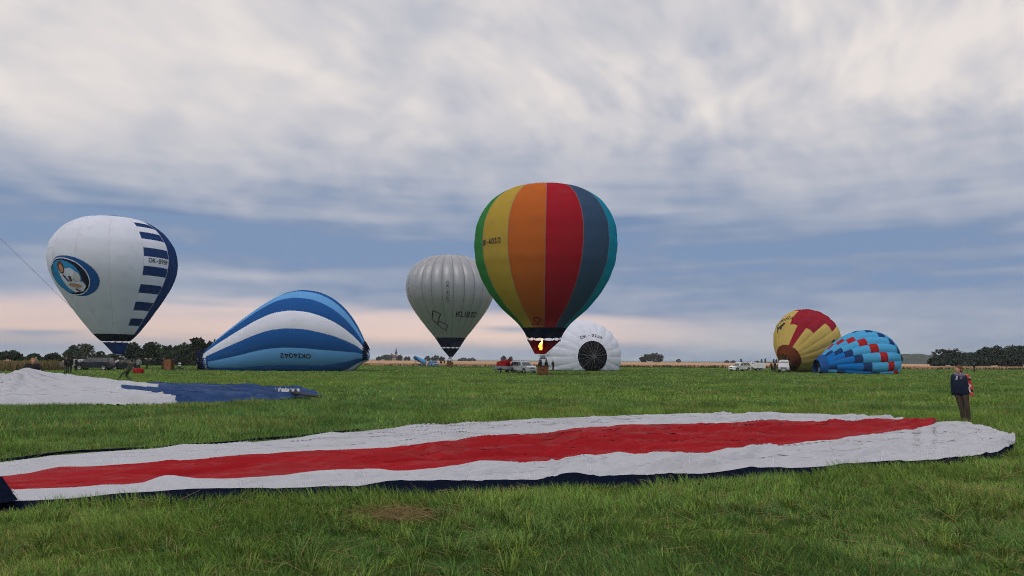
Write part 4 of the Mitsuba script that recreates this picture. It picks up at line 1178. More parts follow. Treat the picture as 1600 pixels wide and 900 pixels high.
# ------------------------------------------------------------------ village on the horizon
mat('plaster', weave((0.50, 0.45, 0.40), 0.1, 0.6), rough=0.9)
mat('roof_tile', weave((0.16, 0.065, 0.045), 0.25, 0.8), rough=0.85)
mat('slate_roof', weave((0.045, 0.048, 0.055), 0.2, 0.8), rough=0.7)


def gable(x0, x1, y0, y1, z0, z1):
    ym = (y0 + y1) / 2
    v = np.array([[x0, y0, z0], [x1, y0, z0], [x1, y1, z0], [x0, y1, z0], [x0, ym, z1], [x1, ym, z1]])
    return trimesh.Trimesh(v, [[0, 1, 5], [0, 5, 4], [2, 3, 4], [2, 4, 5], [0, 4, 3], [1, 2, 5], [0, 3, 2], [0, 2, 1]], process=False)


def house(label, px, dist, w, d, h, rh, wall='plaster', roof='roof_tile', chimney=True):
    k = thing('house', label, 'house', 'houses of the village on the horizon')
    c = P(px, 562, dist)
    xf = place(c[0], c[1], 0, 0)
    part(k, 'wall', box(-w / 2, w / 2, 0, d, 0, h), wall, xf=xf)
    part(k, 'roof', gable(-w / 2 - 0.4, w / 2 + 0.4, -0.5, d + 0.5, h, h + rh), roof, xf=xf)
    if chimney:
        part(k, 'chimney', box(w * 0.2, w * 0.2 + 0.8, d * 0.4, d * 0.4 + 0.8, h + rh * 0.5, h + rh + 1.0), 'roof_tile', xf=xf)
    for i in range(3):
        part(k, 'window', box(-w * 0.33 + i * w * 0.28 - 0.5, -w * 0.33 + i * w * 0.28 + 0.5, -0.06, 0.02, h * 0.35, h * 0.35 + 1.4), 'car_glass', xf=xf)


house('long pale village house left of the church', 608, 850, 13, 8, 4.0, 3.2)
house('small village house right of the church', 622.5, 850, 7, 7, 3.6, 3.0)
house('small grey roofed house at the left end of the village', 591, 800, 5, 6, 2.2, 2.0, 'plaster', 'slate_roof')
kc = thing('church', 'village church with a dark pointed spire on the horizon', 'church')
cc = P(618.2, 562, 860)
xf = place(cc[0], cc[1], 0, 0)
part(kc, 'nave', box(-9, -1.2, 0, 8, 0, 4.2), 'plaster', xf=xf)
part(kc, 'nave_roof', gable(-9.4, -1.3, -0.4, 8.4, 4.2, 7.2), 'slate_roof', xf=xf)
part(kc, 'tower', box(-1.3, 1.3, 1, 3.6, 0, 8.2), 'plaster', xf=xf)
part(kc, 'spire', trimesh.Trimesh([[-1.5, 0.8, 8.2], [1.5, 0.8, 8.2], [1.5, 3.8, 8.2], [-1.5, 3.8, 8.2], [0, 2.3, 15.6]], [[0, 1, 4], [1, 2, 4], [2, 3, 4], [3, 0, 4]], process=False), 'slate_roof', smooth=False, xf=xf)
part(kc, 'window', box(-0.4, 0.4, 0.94, 1.02, 5.4, 7.2), 'car_glass', xf=xf)
part(kc, 'cross', cat(tube([[0, 2.3, 15.4], [0, 2.3, 16.6]], 0.12, 5), tube([[-0.4, 2.3, 16.2], [0.4, 2.3, 16.2]], 0.12, 5)), 'dark_metal', xf=xf)
kt = thing('chimney_stack', 'thin dark chimney stack between village trees and church', 'chimney')
ct = P(611.3, 562, 850)
part(kt, 'shaft', lathe([(0.9, 0), (0.6, 8.0), (0.75, 8.2), (0.75, 8.6), (0.4, 8.6)], 12), 'slate_roof', xf=place(ct[0], ct[1]))

# ------------------------------------------------------------------ tether line at the left
single('tether_line', tube([P(-60, 313.5, 128) + [0, 0, 0], P(70, 440, 128), P(211, 577.5, 128)], 0.034, 6), 'rope_grey', 'thin line slanting down from the left edge behind the white balloon', 'rope')

# ------------------------------------------------------------------ vehicles


def hull(pts):
    return m3.Manifold.hull_points(np.asarray(pts, float))


def slab(quad, n, t):
    """A plate of thickness t standing on the four points."""
    q = np.asarray(quad, float)
    n = np.asarray(n, float) / np.linalg.norm(n)
    v = np.vstack([q - n * 0.02, q + n * t])
    f = [[0, 2, 1], [0, 3, 2], [4, 5, 6], [4, 6, 7]] + [x for k in range(4) for x in ([k, (k + 1) % 4, (k + 1) % 4 + 4], [k, (k + 1) % 4 + 4, k + 4])]
    return trimesh.Trimesh(v, f, process=False)


def car(name, label, category, at, yaw, paint, L=4.5, W=1.78, H=1.62, belt=0.98, hood=0.95, base=0.26, nose=0.62, x_ws=1.15, x_wt=0.45, x_rt=-1.75, x_rb=-2.1, wheel=0.34, group=None, two_tone=None, pillars=3, rack=False, rear_wheel=None):
    """A passenger car: x forward, z up; belt = height of the lower window edge, x_ws..x_wt the windscreen, x_rt..x_rb the rear window."""
    k = thing(name, label, category, group)
    xf = place(at[0], at[1], 0, yaw)
    h, w = L / 2, W / 2
    side = np.array([(-h, base + 0.12), (-h + 0.06, base), (h - 0.10, base), (h, base + 0.14), (h, nose), (h - 0.14, hood - 0.12), (h - 0.55, hood), (x_ws + 0.12, hood + 0.03), (x_ws, belt), (x_rb, belt), (-h + 0.05, belt - 0.10), (-h, belt - 0.35)])
    body = m3.CrossSection([side]).extrude(W).translate([0, 0, -w]).rotate([90, 0, 0])
    plan = m3.CrossSection([np.array([(-h, -w + 0.16), (-h + 0.14, -w + 0.03), (-h + 0.6, -w), (h - 0.7, -w), (h - 0.2, -w + 0.10), (h, -w + 0.34), (h, w - 0.34), (h - 0.2, w - 0.10), (h - 0.7, w), (-h + 0.6, w), (-h + 0.14, w - 0.03), (-h, w - 0.16)])]).extrude(3)
    body = body ^ plan
    wx = (h - 0.82, -h + 0.80 if rear_wheel is None else rear_wheel)
    for x in wx:
        for s in (-1, 1):
            arch = m3.Manifold.cylinder(0.30, wheel + 0.06, wheel + 0.06, 24).rotate([90, 0, 0]).translate([x, s * (w + 0.05) + 0.15, wheel])
            body = body - arch
    part(k, 'body', body, paint, smooth=30, xf=xf)
    wt, zr = w * 0.80, H
    lo = [(x_ws, belt - 0.01), (x_rb, belt - 0.01)]
    cab = hull([(x, s * (w - 0.03), belt - 0.02) for x in (x_ws, x_rb) for s in (-1, 1)] + [(x, s * wt, zr - 0.05) for x in (x_wt, x_rt) for s in (-1, 1)] + [(x, s * (wt - 0.1), zr) for x in (x_wt - 0.22, x_rt + 0.15) for s in (-1, 1)])
    part(k, 'cabin', cab, paint if two_tone is None else two_tone, smooth=30, xf=xf)
    e = 0.012
    zt = zr - 0.11
    yb, yt = w - 0.03, wt + (w - 0.03 - wt) * 0.06 / (zr - 0.05 - belt)
    f = lambda x0, x1, t: x0 + (x1 - x0) * t
    for s in (-1, 1):
        n = np.array([0, s, (yb - wt) / (zr - belt)])
        cuts = np.linspace(0.0, 1.0, pillars + 1)
        for a, b in zip(cuts[:-1], cuts[1:]):
            a, b = a + 0.018, b - 0.018
            bx0, bx1, tx0, tx1 = x_ws - 0.10, x_rb + 0.10, x_wt - 0.10, x_rt + 0.06
            q = [(f(bx0, bx1, a), s * yb, belt + 0.03), (f(bx0, bx1, b), s * yb, belt + 0.03), (f(tx0, tx1, b), s * yt, zt), (f(tx0, tx1, a), s * yt, zt)]
            part(k, 'side_window', slab(q if s > 0 else q[::-1], n, e), 'car_glass', xf=xf, smooth=False)
        part(k, 'mirror', box(x_ws - 0.22, x_ws - 0.06, *sorted((s * w, s * (w + 0.18))), belt, belt + 0.13, 0.03), paint, xf=xf)
        part(k, 'sill', box(-h + 1.2, h - 1.25, *sorted((s * (w - 0.04), s * (w + 0.015))), base - 0.02, base + 0.10, 0.02), 'plastic', xf=xf)
        part(k, 'headlight', hull([(h - 0.02, s * (w - 0.62), nose - 0.02), (h - 0.02, s * (w - 0.60), nose + 0.12), (h - 0.06, s * (w - 0.20), nose + 0.14), (h - 0.24, s * (w - 0.075), nose + 0.14), (h - 0.22, s * (w - 0.08), nose), (h + 0.015, s * (w - 0.42), nose + 0.05)]), 'lamp_glass', xf=xf)
        part(k, 'tail_light', box(-h - 0.012, -h + 0.10, *sorted((s * (w - 0.30), s * (w - 0.05))), belt - 0.30, belt - 0.05, 0.02), 'tail_glass', xf=xf)
        part(k, 'door_handle', cat(*[box(x, x + 0.16, *sorted((s * (w - 0.01), s * (w + 0.025))), belt - 0.16, belt - 0.12, 0.01) for x in (0.0, -1.0)]), 'plastic', xf=xf)
        if rack:
            part(k, 'roof_rail', tube([[x_wt - 0.3, s * (wt - 0.08), zr], [x_wt - 0.4, s * (wt - 0.08), zr + 0.06], [x_rt + 0.3, s * (wt - 0.08), zr + 0.06], [x_rt + 0.2, s * (wt - 0.08), zr]], 0.02, 6), 'plastic', xf=xf)
    q = [(x_ws, -yb + 0.12, belt + 0.03), (x_ws, yb - 0.12, belt + 0.03), (x_wt, wt - 0.10, zr - 0.09), (x_wt, -wt + 0.10, zr - 0.09)]
    q = np.array(q) + [0.0, 0, 0]
    part(k, 'windscreen', slab(q, (zr - belt, 0, x_ws - x_wt), 0.02), 'car_glass', xf=xf, smooth=False)
    q = [(x_rb, yb - 0.12, belt + 0.06), (x_rb, -yb + 0.12, belt + 0.06), (x_rt, -wt + 0.10, zr - 0.10), (x_rt, wt - 0.10, zr - 0.10)]
    part(k, 'rear_window', slab(q, (-(zr - belt), 0, x_rt - x_rb), 0.02), 'car_glass', xf=xf, smooth=False)
    part(k, 'grille', box(h - 0.03, h + 0.02, -w * 0.42, w * 0.42, nose - 0.03, nose + 0.12, 0.015), 'plastic', xf=xf)
    part(k, 'bumper', hull([(x, y, z) for x, y in ((h - 0.12, w - 0.10), (h - 0.12, -w + 0.10), (h + 0.06, w - 0.38), (h + 0.06, -w + 0.38)) for z in (base + 0.02, base + 0.22)]), paint if paint != 'paint_dark' else 'plastic', xf=xf)
    part(k, 'air_intake', box(h + 0.04, h + 0.07, -w * 0.5, w * 0.5, base + 0.05, base + 0.14, 0.01), 'plastic', xf=xf)
    part(k, 'number_plate', box(h + 0.058, h + 0.078, -0.25, 0.25, base + 0.15, base + 0.26), 'paint_white', xf=xf)
    tyre = lathe([(wheel - 0.13, -0.10), (wheel - 0.03, -0.11), (wheel, -0.07), (wheel, 0.07), (wheel - 0.03, 0.11), (wheel - 0.13, 0.10)], 24)
    rim = lathe([(wheel - 0.13, 0.09), (wheel - 0.15, 0.055), (0.09, 0.03), (0.07, 0.07), (0.001, 0.075)], 20)
    R = trimesh.transformations.rotation_matrix
    for x in wx:
        for s in (-1, 1):
            t = np.eye(4)
            t[:3, 3] = (x, s * (w - 0.12), wheel)
            t = xf @ t @ R(-s * math.pi / 2, [1, 0, 0])
            wk = part(k, 'wheel', tyre, 'rubber', xf=t, smooth=40)
            part(wk, 'rim', rim, 'steel', xf=t, smooth=40)
    return k, xf


HEAD = lambda px: math.atan2(*(P(px, 562, 100)[[1, 0]]))      # azimuth of the line of sight, from +x
# silver car beside the rainbow balloon's basket
q = G(817.5, 583.0)
car('car', 'silver estate car parked left of the rainbow balloon basket', 'car', q, math.radians(-57), 'paint_silver', L=4.45, W=1.74, H=1.62, hood=0.98, nose=0.66, x_ws=1.02, x_wt=0.40, x_rt=-1.70, x_rb=-2.08, pillars=4, rack=True)
# dark off-road car at the left
q = G(141, 578.5)
car('car', 'dark blue off-road car parked under the two greyish trees', 'car', q + [0, 1.0, 0], math.radians(183), 'paint_dark', L=4.85, W=1.85, H=1.80, belt=1.10, hood=1.08, nose=0.72, base=0.34, x_ws=1.30, x_wt=0.70, x_rt=-2.10, x_rb=-2.30, wheel=0.39, pillars=4, rack=True)
q = G(186, 575.5)
q = G(186.5, 577.5)
car('car', 'dark hatchback partly hidden behind the leaning person', 'car', q + [0, 0.5, 0], math.radians(228), 'paint_dark', L=4.1, W=1.72, H=1.50, x_rt=-1.5, x_rb=-1.9, x_ws=0.95, x_wt=0.30)
q = G(85, 577)
car('car', 'silver grey saloon half hidden by tall dry grass at the left', 'car', q + [0, 4.0, 0], math.radians(182), 'paint_grey', L=4.6, W=1.76, H=1.50, x_ws=1.10, x_wt=0.25, x_rt=-1.35, x_rb=-1.95)
q = G(677, 573.4)
car('car', 'blue car seen from the front below the silver balloon', 'car', q, math.radians(-68), 'paint_blue', L=4.2, W=1.75, H=1.52, x_ws=1.0, x_wt=0.35, x_rt=-1.6, x_rb=-2.0, two_tone=None, group=None)
q = G(1156, 580.0)
car('car', 'white crossover car at the left of the white box trailer', 'car', q + [0.3, 1.0, 0], math.radians(180 + 28), 'paint_white', L=4.4, W=1.80, H=1.62, pillars=3, x_ws=1.05, x_wt=0.35, x_rt=-1.65, x_rb=-2.05, rack=True)


def wheel_pair(k, xs, w, r, xf, width=0.18):
    tyre = lathe([(r - 0.12, -width / 2), (r - 0.02, -width / 2), (r, -width / 3), (r, width / 3), (r - 0.02, width / 2), (r - 0.12, width / 2)], 20)
    rim = lathe([(r - 0.12, width * 0.45), (r - 0.14, width * 0.2), (0.06, width * 0.15), (0.001, width * 0.3)], 16)
    for x in xs:
        for s in (-1, 1):
            t = np.eye(4)
            t[:3, 3] = (x, s * w, r)
            t = xf @ t @ trimesh.transformations.rotation_matrix(-s * math.pi / 2, [1, 0, 0])
            wk = part(k, 'wheel', tyre, 'rubber', xf=t)
            part(wk, 'rim', rim, 'steel', xf=t)


def trailer(label, at, yaw, L=2.4, W=1.3, h=0.45, floor=0.5, panel='steel'):
    k = thing('trailer', label, 'trailer')
    xf = place(at[0], at[1], 0, yaw)
    part(k, 'deck', box(-L / 2, L / 2, -W / 2, W / 2, floor - 0.08, floor, 0.01), 'dark_metal', xf=xf)
    for nm, b in (('side_board', (-L / 2, L / 2, -W / 2 - 0.03, -W / 2, floor, floor + h)), ('side_board', (-L / 2, L / 2, W / 2, W / 2 + 0.03, floor, floor + h)), ('side_board', (-L / 2 - 0.03, -L / 2, -W / 2, W / 2, floor, floor + h)), ('side_board', (L / 2, L / 2 + 0.03, -W / 2, W / 2, floor, floor + h))):
        part(k, nm, box(*b), panel, xf=xf)
    part(k, 'drawbar', cat(tube([[L / 2, 0.35, floor - 0.05], [L / 2 + 1.0, 0, floor - 0.08]], 0.04, 6), tube([[L / 2, -0.35, floor - 0.05], [L / 2 + 1.0, 0, floor - 0.08]], 0.04, 6), tube([[L / 2 + 0.9, 0, floor - 0.08], [L / 2 + 0.9, 0, 0.03]], 0.03, 6)), 'dark_metal', xf=xf)
    for s in (-1, 1):
        part(k, 'mudguard', box(-0.42, 0.42, *sorted((s * (W / 2 + 0.04), s * (W / 2 + 0.24))), 0.62, 0.66, 0.015), 'plastic', xf=xf)
        part(k, 'tail_light', box(-L / 2 - 0.05, -L / 2 - 0.03, *sorted((s * (W / 2 - 0.2), s * (W / 2 - 0.03))), floor - 0.06, floor + 0.04), 'tail_glass', xf=xf)
    wheel_pair(k, (0.0,), W / 2 + 0.13, 0.29, xf)
    return k, xf


def lumpy(mesh, amp, scale, seed):
    m = mesh.subdivide_to_size(0.12, max_iter=10)
    m.merge_vertices()
    n = np.array(m.vertex_normals)
    v = np.array(m.vertices)
    m.vertices = v + n * (amp * (ridged(v * scale, 4, seed) - 0.6))[:, None]
    return m


q = G(784, 583)
kt1, xt1 = trailer('low grey trailer with a red bag, hitched behind the silver car', q + [0.2, 2.2, 0], math.radians(-40))
bag = hull([(x, y, z) for x, y, z in ((-0.9, -0.55, 0.55), (-0.9, 0.55, 0.55), (0.75, -0.5, 0.55), (0.75, 0.5, 0.55), (-0.75, -0.5, 1.45), (-0.75, 0.5, 1.45), (0.95, -0.42, 1.75), (0.95, 0.42, 1.75), (1.15, 0, 1.95), (-0.95, 0, 1.2))]).to_mesh()
bm = lumpy(trimesh.Trimesh(bag.vert_properties[:, :3], bag.tri_verts), 0.12, 2.2, 5)
v, f = np.array(bm.vertices), np.array(bm.faces)
single('envelope_bag', (v @ xt1[:3, :3].T + xt1[:3, 3], f), 'fabric_brick', 'bulging red envelope bag standing on the grey trailer', 'bag', smooth=True)

q = G(655, 572.8)
kt2, xt2 = trailer('flat trailer under the blue bundle, left of the blue car', q + [0, 1.0, 0], math.radians(4), L=2.6, W=1.4, h=0.12, floor=0.55)
bundle = m3.Manifold.batch_hull([m3.Manifold.sphere(r, 24).translate(p) for r, p in ((0.42, (-1.2, 0, 2.25)), (0.5, (-0.6, 0, 2.0)), (0.55, (0.4, 0, 1.5)), (0.55, (1.15, 0, 1.15)))]).to_mesh()
bm = lumpy(trimesh.Trimesh(bundle.vert_properties[:, :3], bundle.tri_verts), 0.16, 1.4, 9)
kb = thing('balloon_bundle', 'gathered sky blue and navy balloon cloth leaning up from the flat trailer', 'balloon bundle')
v, f = np.array(bm.vertices), np.array(bm.faces)
tt = v[f].mean(1)
st = (np.floor((tt[:, 0] * 0.85 + tt[:, 2] * 0.9) * 1.25 + 0.6 * meshkit.noise(tt * 1.7, 3)) % 3).astype(int)
for i, (nm, m) in enumerate((('light_cloth', 'fabric_sky'), ('navy_cloth', 'fabric_royal'), ('light_cloth', 'fabric_lightblue'))):
    part(kb, nm, (v @ xt2[:3, :3].T + xt2[:3, 3], f[st == i]), m, smooth=True)
part(kb, 'prop', cat(tube([[-1.0, 0.5, 0.55], [-1.0, 0.4, 1.9]], 0.04, 6), tube([[-1.0, -0.5, 0.55], [-1.0, -0.4, 1.9]], 0.04, 6), tube([[0.9, 0, 0.5], [0.9, 0, 0.9]], 0.25, 8)), 'dark_metal', xf=xt2)
pole = G(666.5, 573)
kp = thing('pole', 'pale upright pole between the blue bundle and the blue car', 'pole')
part(kp, 'shaft', tube([pole, pole + [0, 0, 1.9]], 0.06, 8), 'paint_white')
part(kp, 'foot', box(-0.2, 0.2, -0.2, 0.2, 0, 0.06, 0.02), 'dark_metal', xf=place(*pole[:2]))

# white box trailer
q = G(1184.5, 579.2)
kx = thing('box_trailer', 'white box trailer with a rounded front standing right of the white car', 'trailer')
xf = place(q[0] + 0.3, q[1] + 1.0, 0, math.radians(182))
part(kx, 'box', hull([(x, y, z) for x, y, z in ((-1.3, -0.75, 0.45), (-1.3, 0.75, 0.45), (1.0, -0.75, 0.45), (1.0, 0.75, 0.45), (-1.3, -0.72, 1.55), (-1.3, 0.72, 1.55), (0.7, -0.72, 1.58), (0.7, 0.72, 1.58), (1.28, -0.7, 0.75), (1.28, 0.7, 0.75), (1.20, -0.68, 1.35), (1.20, 0.68, 1.35))]), 'paint_white', smooth=25, xf=xf)
part(kx, 'roof_pod', hull([(x, y, z) for x in (0.55, 1.25) for y in (-0.6, 0.6) for z in (1.5, 1.66)] + [(1.42, 0, 1.5)]), 'paint_white', xf=xf)
for x in (-0.75, 0.1):
    part(kx, 'side_door', box(x, x + 0.72, 0.74, 0.762, 0.6, 1.42, 0.005), 'paint_white', xf=xf)
part(kx, 'frame', box(-1.3, 1.3, -0.7, 0.7, 0.34, 0.45, 0.01), 'dark_metal', xf=xf)
part(kx, 'drawbar', tube([[1.2, 0, 0.40], [2.1, 0, 0.42], [2.1, 0, 0.05]], 0.045, 6), 'dark_metal', xf=xf)
part(kx, 'rear_panel', box(-1.33, -1.3, -0.6, 0.6, 0.6, 1.45, 0.005), 'plastic', xf=xf)
wheel_pair(kx, (-0.35, 0.3), 0.74, 0.29, xf)

# light van, seen from the front
q = G(1229.5, 582.6)
kv = thing('van', 'pale blue grey van facing the viewer below the mouth of the yellow balloon', 'van')
xf = place(q[0], q[1] + 1.2, 0, math.radians(-112))
vb = hull([(x, s * y, z) for s in (-1, 1) for x, y, z in ((1.75, 0.82, 0.35), (1.78, 0.84, 0.9), (1.62, 0.85, 1.05), (1.15, 0.74, 1.88), (0.9, 0.72, 1.95), (-2.1, 0.72, 1.95), (-2.25, 0.84, 1.0), (-2.25, 0.84, 0.35), (1.0, 0.86, 0.8), (-2.0, 0.86, 0.8))])
part(kv, 'body', vb, 'paint_silver', smooth=25, xf=xf)
part(kv, 'roof_box', box(-1.9, 0.6, -0.62, 0.62, 1.94, 2.08, 0.05), 'paint_white', xf=xf)
part(kv, 'windscreen', slab([(1.60, -0.72, 1.10), (1.60, 0.72, 1.10), (1.19, 0.64, 1.80), (1.19, -0.64, 1.80)], (0.8, 0, 0.42), 0.02), 'car_glass', xf=xf, smooth=False)
for s in (-1, 1):
    for x0, x1 in ((1.2, 0.35), (0.22, -0.9), (-1.02, -2.05)):
        qd = [(x0 + (0.12 if x0 > 1 else 0), s * 0.845, 1.10), (x1, s * 0.845, 1.10), (x1, s * 0.745, 1.75), (x0 - (0.15 if x0 > 1 else 0), s * 0.745, 1.75)]
        part(kv, 'side_window', slab(qd if s > 0 else qd[::-1], (0, s, 0.16), 0.012), 'car_glass', xf=xf, smooth=False)
    part(kv, 'headlight', hull([(1.765, s * 0.50, 0.70), (1.77, s * 0.50, 0.86), (1.74, s * 0.80, 0.72), (1.72, s * 0.80, 0.88), (1.80, s * 0.62, 0.78)]), 'lamp_glass', xf=xf)
    part(kv, 'mirror', box(1.25, 1.4, *sorted((s * 0.86, s * 1.06)), 1.08, 1.34, 0.03), 'plastic', xf=xf)
part(kv, 'grille', box(1.74, 1.80, -0.44, 0.44, 0.68, 0.88, 0.015), 'plastic', xf=xf)
part(kv, 'bumper', box(1.62, 1.86, -0.82, 0.82, 0.33, 0.56, 0.05), 'plastic', xf=xf)
part(kv, 'number_plate', box(1.855, 1.875, -0.26, 0.26, 0.40, 0.51), 'paint_white', xf=xf)
wheel_pair(kv, (1.05, -1.35), 0.76, 0.33, xf, 0.2)

# baskets lying or standing about
def loose_basket(label, at, yaw, tip, w=1.5, d=1.2, h=1.15):
    k = thing('balloon_basket', label, 'basket')
    xf = place(at[0], at[1], 0, yaw)
    if tip:
        t = np.eye(4)
        t[:3, :3] = [[0, 0, tip], [0, 1, 0], [-tip, 0, 0]]
        t[:3, 3] = (0, 0, w / 2 + 0.02)
        xf = xf @ t
    basket(k, xf, w, d, h, 2.0)
    return k


q = G(259, 578.6)
loose_basket('brown wicker basket overturned on the grass left of the striped balloon', q + [-0.6, 0.8, 0], math.radians(4), 1)
q = G(1250, 580.8)
kb2 = thing('crate', 'small pale wooden crate right of the pale van', 'crate')
xf = place(q[0], q[1], 0, 0.2)
for i in range(3):
    part(kb2, 'slat', box(-0.5, 0.5, -0.42, -0.39, 0.08 + i * 0.36, 0.38 + i * 0.36, 0.008), 'wicker', xf=xf)
part(kb2, 'lid', box(-0.54, 0.54, -0.46, 0.46, 1.14, 1.2, 0.01), 'wicker', xf=xf)
part(kb2, 'box', box(-0.48, 0.48, -0.39, 0.39, 0.04, 1.14, 0.01), 'leather', xf=xf)
q = G(1244, 581.5)
loose_basket('dark basket on its side between the pale van and the crate', q + [-0.2, 1.5, 0], 0.4, 1, 1.3, 1.1, 1.1)
# inflation fans
def fan(label, at, yaw):
    k = thing('inflation_fan', label, 'fan')
    xf = place(at[0], at[1], 0, yaw)
    a = np.linspace(0, 2 * np.pi, 25)
    part(k, 'guard_ring', cat(tube(np.stack([0 * a - 0.12, 0.52 * np.cos(a), 0.62 + 0.52 * np.sin(a)], 1), 0.035, 6), tube(np.stack([0 * a + 0.12, 0.52 * np.cos(a), 0.62 + 0.52 * np.sin(a)], 1), 0.035, 6)), 'dark_metal', xf=xf)
    for j in range(4):
        c, s = math.cos(j * math.pi / 2 + 0.4), math.sin(j * math.pi / 2 + 0.4)
        part(k, 'blade', hull([(dx, r * c - w * s, 0.62 + r * s + w * c) for r, w0 in ((0.08, 0.05), (0.46, 0.09)) for w in (-w0, w0) for dx in (-0.02 + w * 0.3, 0.02 + w * 0.3)]), 'leather', xf=xf)
    part(k, 'motor', box(-0.35, -0.10, -0.16, 0.16, 0.46, 0.80, 0.04), 'dark_metal', xf=xf)
    part(k, 'frame', cat(tube([[-0.4, -0.4, 0.04], [0.3, -0.4, 0.04], [0, -0.4, 0.35]], 0.03, 6), tube([[-0.4, 0.4, 0.04], [0.3, 0.4, 0.04], [0, 0.4, 0.35]], 0.03, 6)), 'dark_metal', xf=xf)


q = G(1211, 581.5)
fan('dark inflation fan standing left of the pale van', q, 0.3)
q = G(283, 577.3)
kk = thing('gas_bottle', 'dark gas bottle lying right of the overturned basket', 'gas bottle')
part(kk, 'bottle', lathe([(0.001, -0.45), (0.13, -0.45), (0.16, -0.38), (0.16, 0.30), (0.10, 0.42), (0.05, 0.44), (0.05, 0.5), (0.001, 0.5)], 16), 'dark_metal', xf=place(q[0], q[1], 0.16, 0.3) @ trimesh.transformations.rotation_matrix(math.pi / 2, [0, 1, 0]))
part(kk, 'collar', box(0.38, 0.52, -0.09, 0.09, 0.10, 0.22, 0.02), 'steel', xf=place(q[0], q[1], 0, 0.3))

# ------------------------------------------------------------------ people
BASE = dict(pel=(0, 0, 0.97), wst=(0, 0, 1.12), chs=(0.01, 0, 1.32), nck=(0.0, 0, 1.50), hd=(0.02, 0, 1.64), lh=(0, 0.095, 0.93), rh=(0, -0.095, 0.93), lk=(0.02, 0.11, 0.50), rk=(0.02, -0.11, 0.50), la=(0, 0.12, 0.085), ra=(0, -0.12, 0.085),
            ls=(0, 0.185, 1.43), rs=(0, -0.185, 1.43), le=(-0.02, 0.245, 1.14), re=(-0.02, -0.245, 1.14), lw=(0.05, 0.26, 0.88), rw=(0.05, -0.26, 0.88))


def merge(parts, edge, it=6):
    m = m3.Manifold.batch_boolean(parts, m3.OpType.Add).refine_to_length(edge).to_mesh()
    t = trimesh.Trimesh(m.vert_properties[:, :3], m.tri_verts)
    trimesh.smoothing.filter_taubin(t, 0.5, -0.53, iterations=it)
    return t


def ball(c, r, k=(1, 1, 1), seg=14):
    return m3.Manifold.sphere(r, seg).scale(list(k)).translate([float(x) for x in c])


def chain(*cr, seg=14):
    b = [ball(c, r, seg=seg) for c, r in cr]
    return [m3.Manifold.batch_hull([b[i], b[i + 1]]) for i in range(len(b) - 1)]


def unit(v):
    v = np.asarray(v, float)
    return v / (np.linalg.norm(v) + 1e-9)


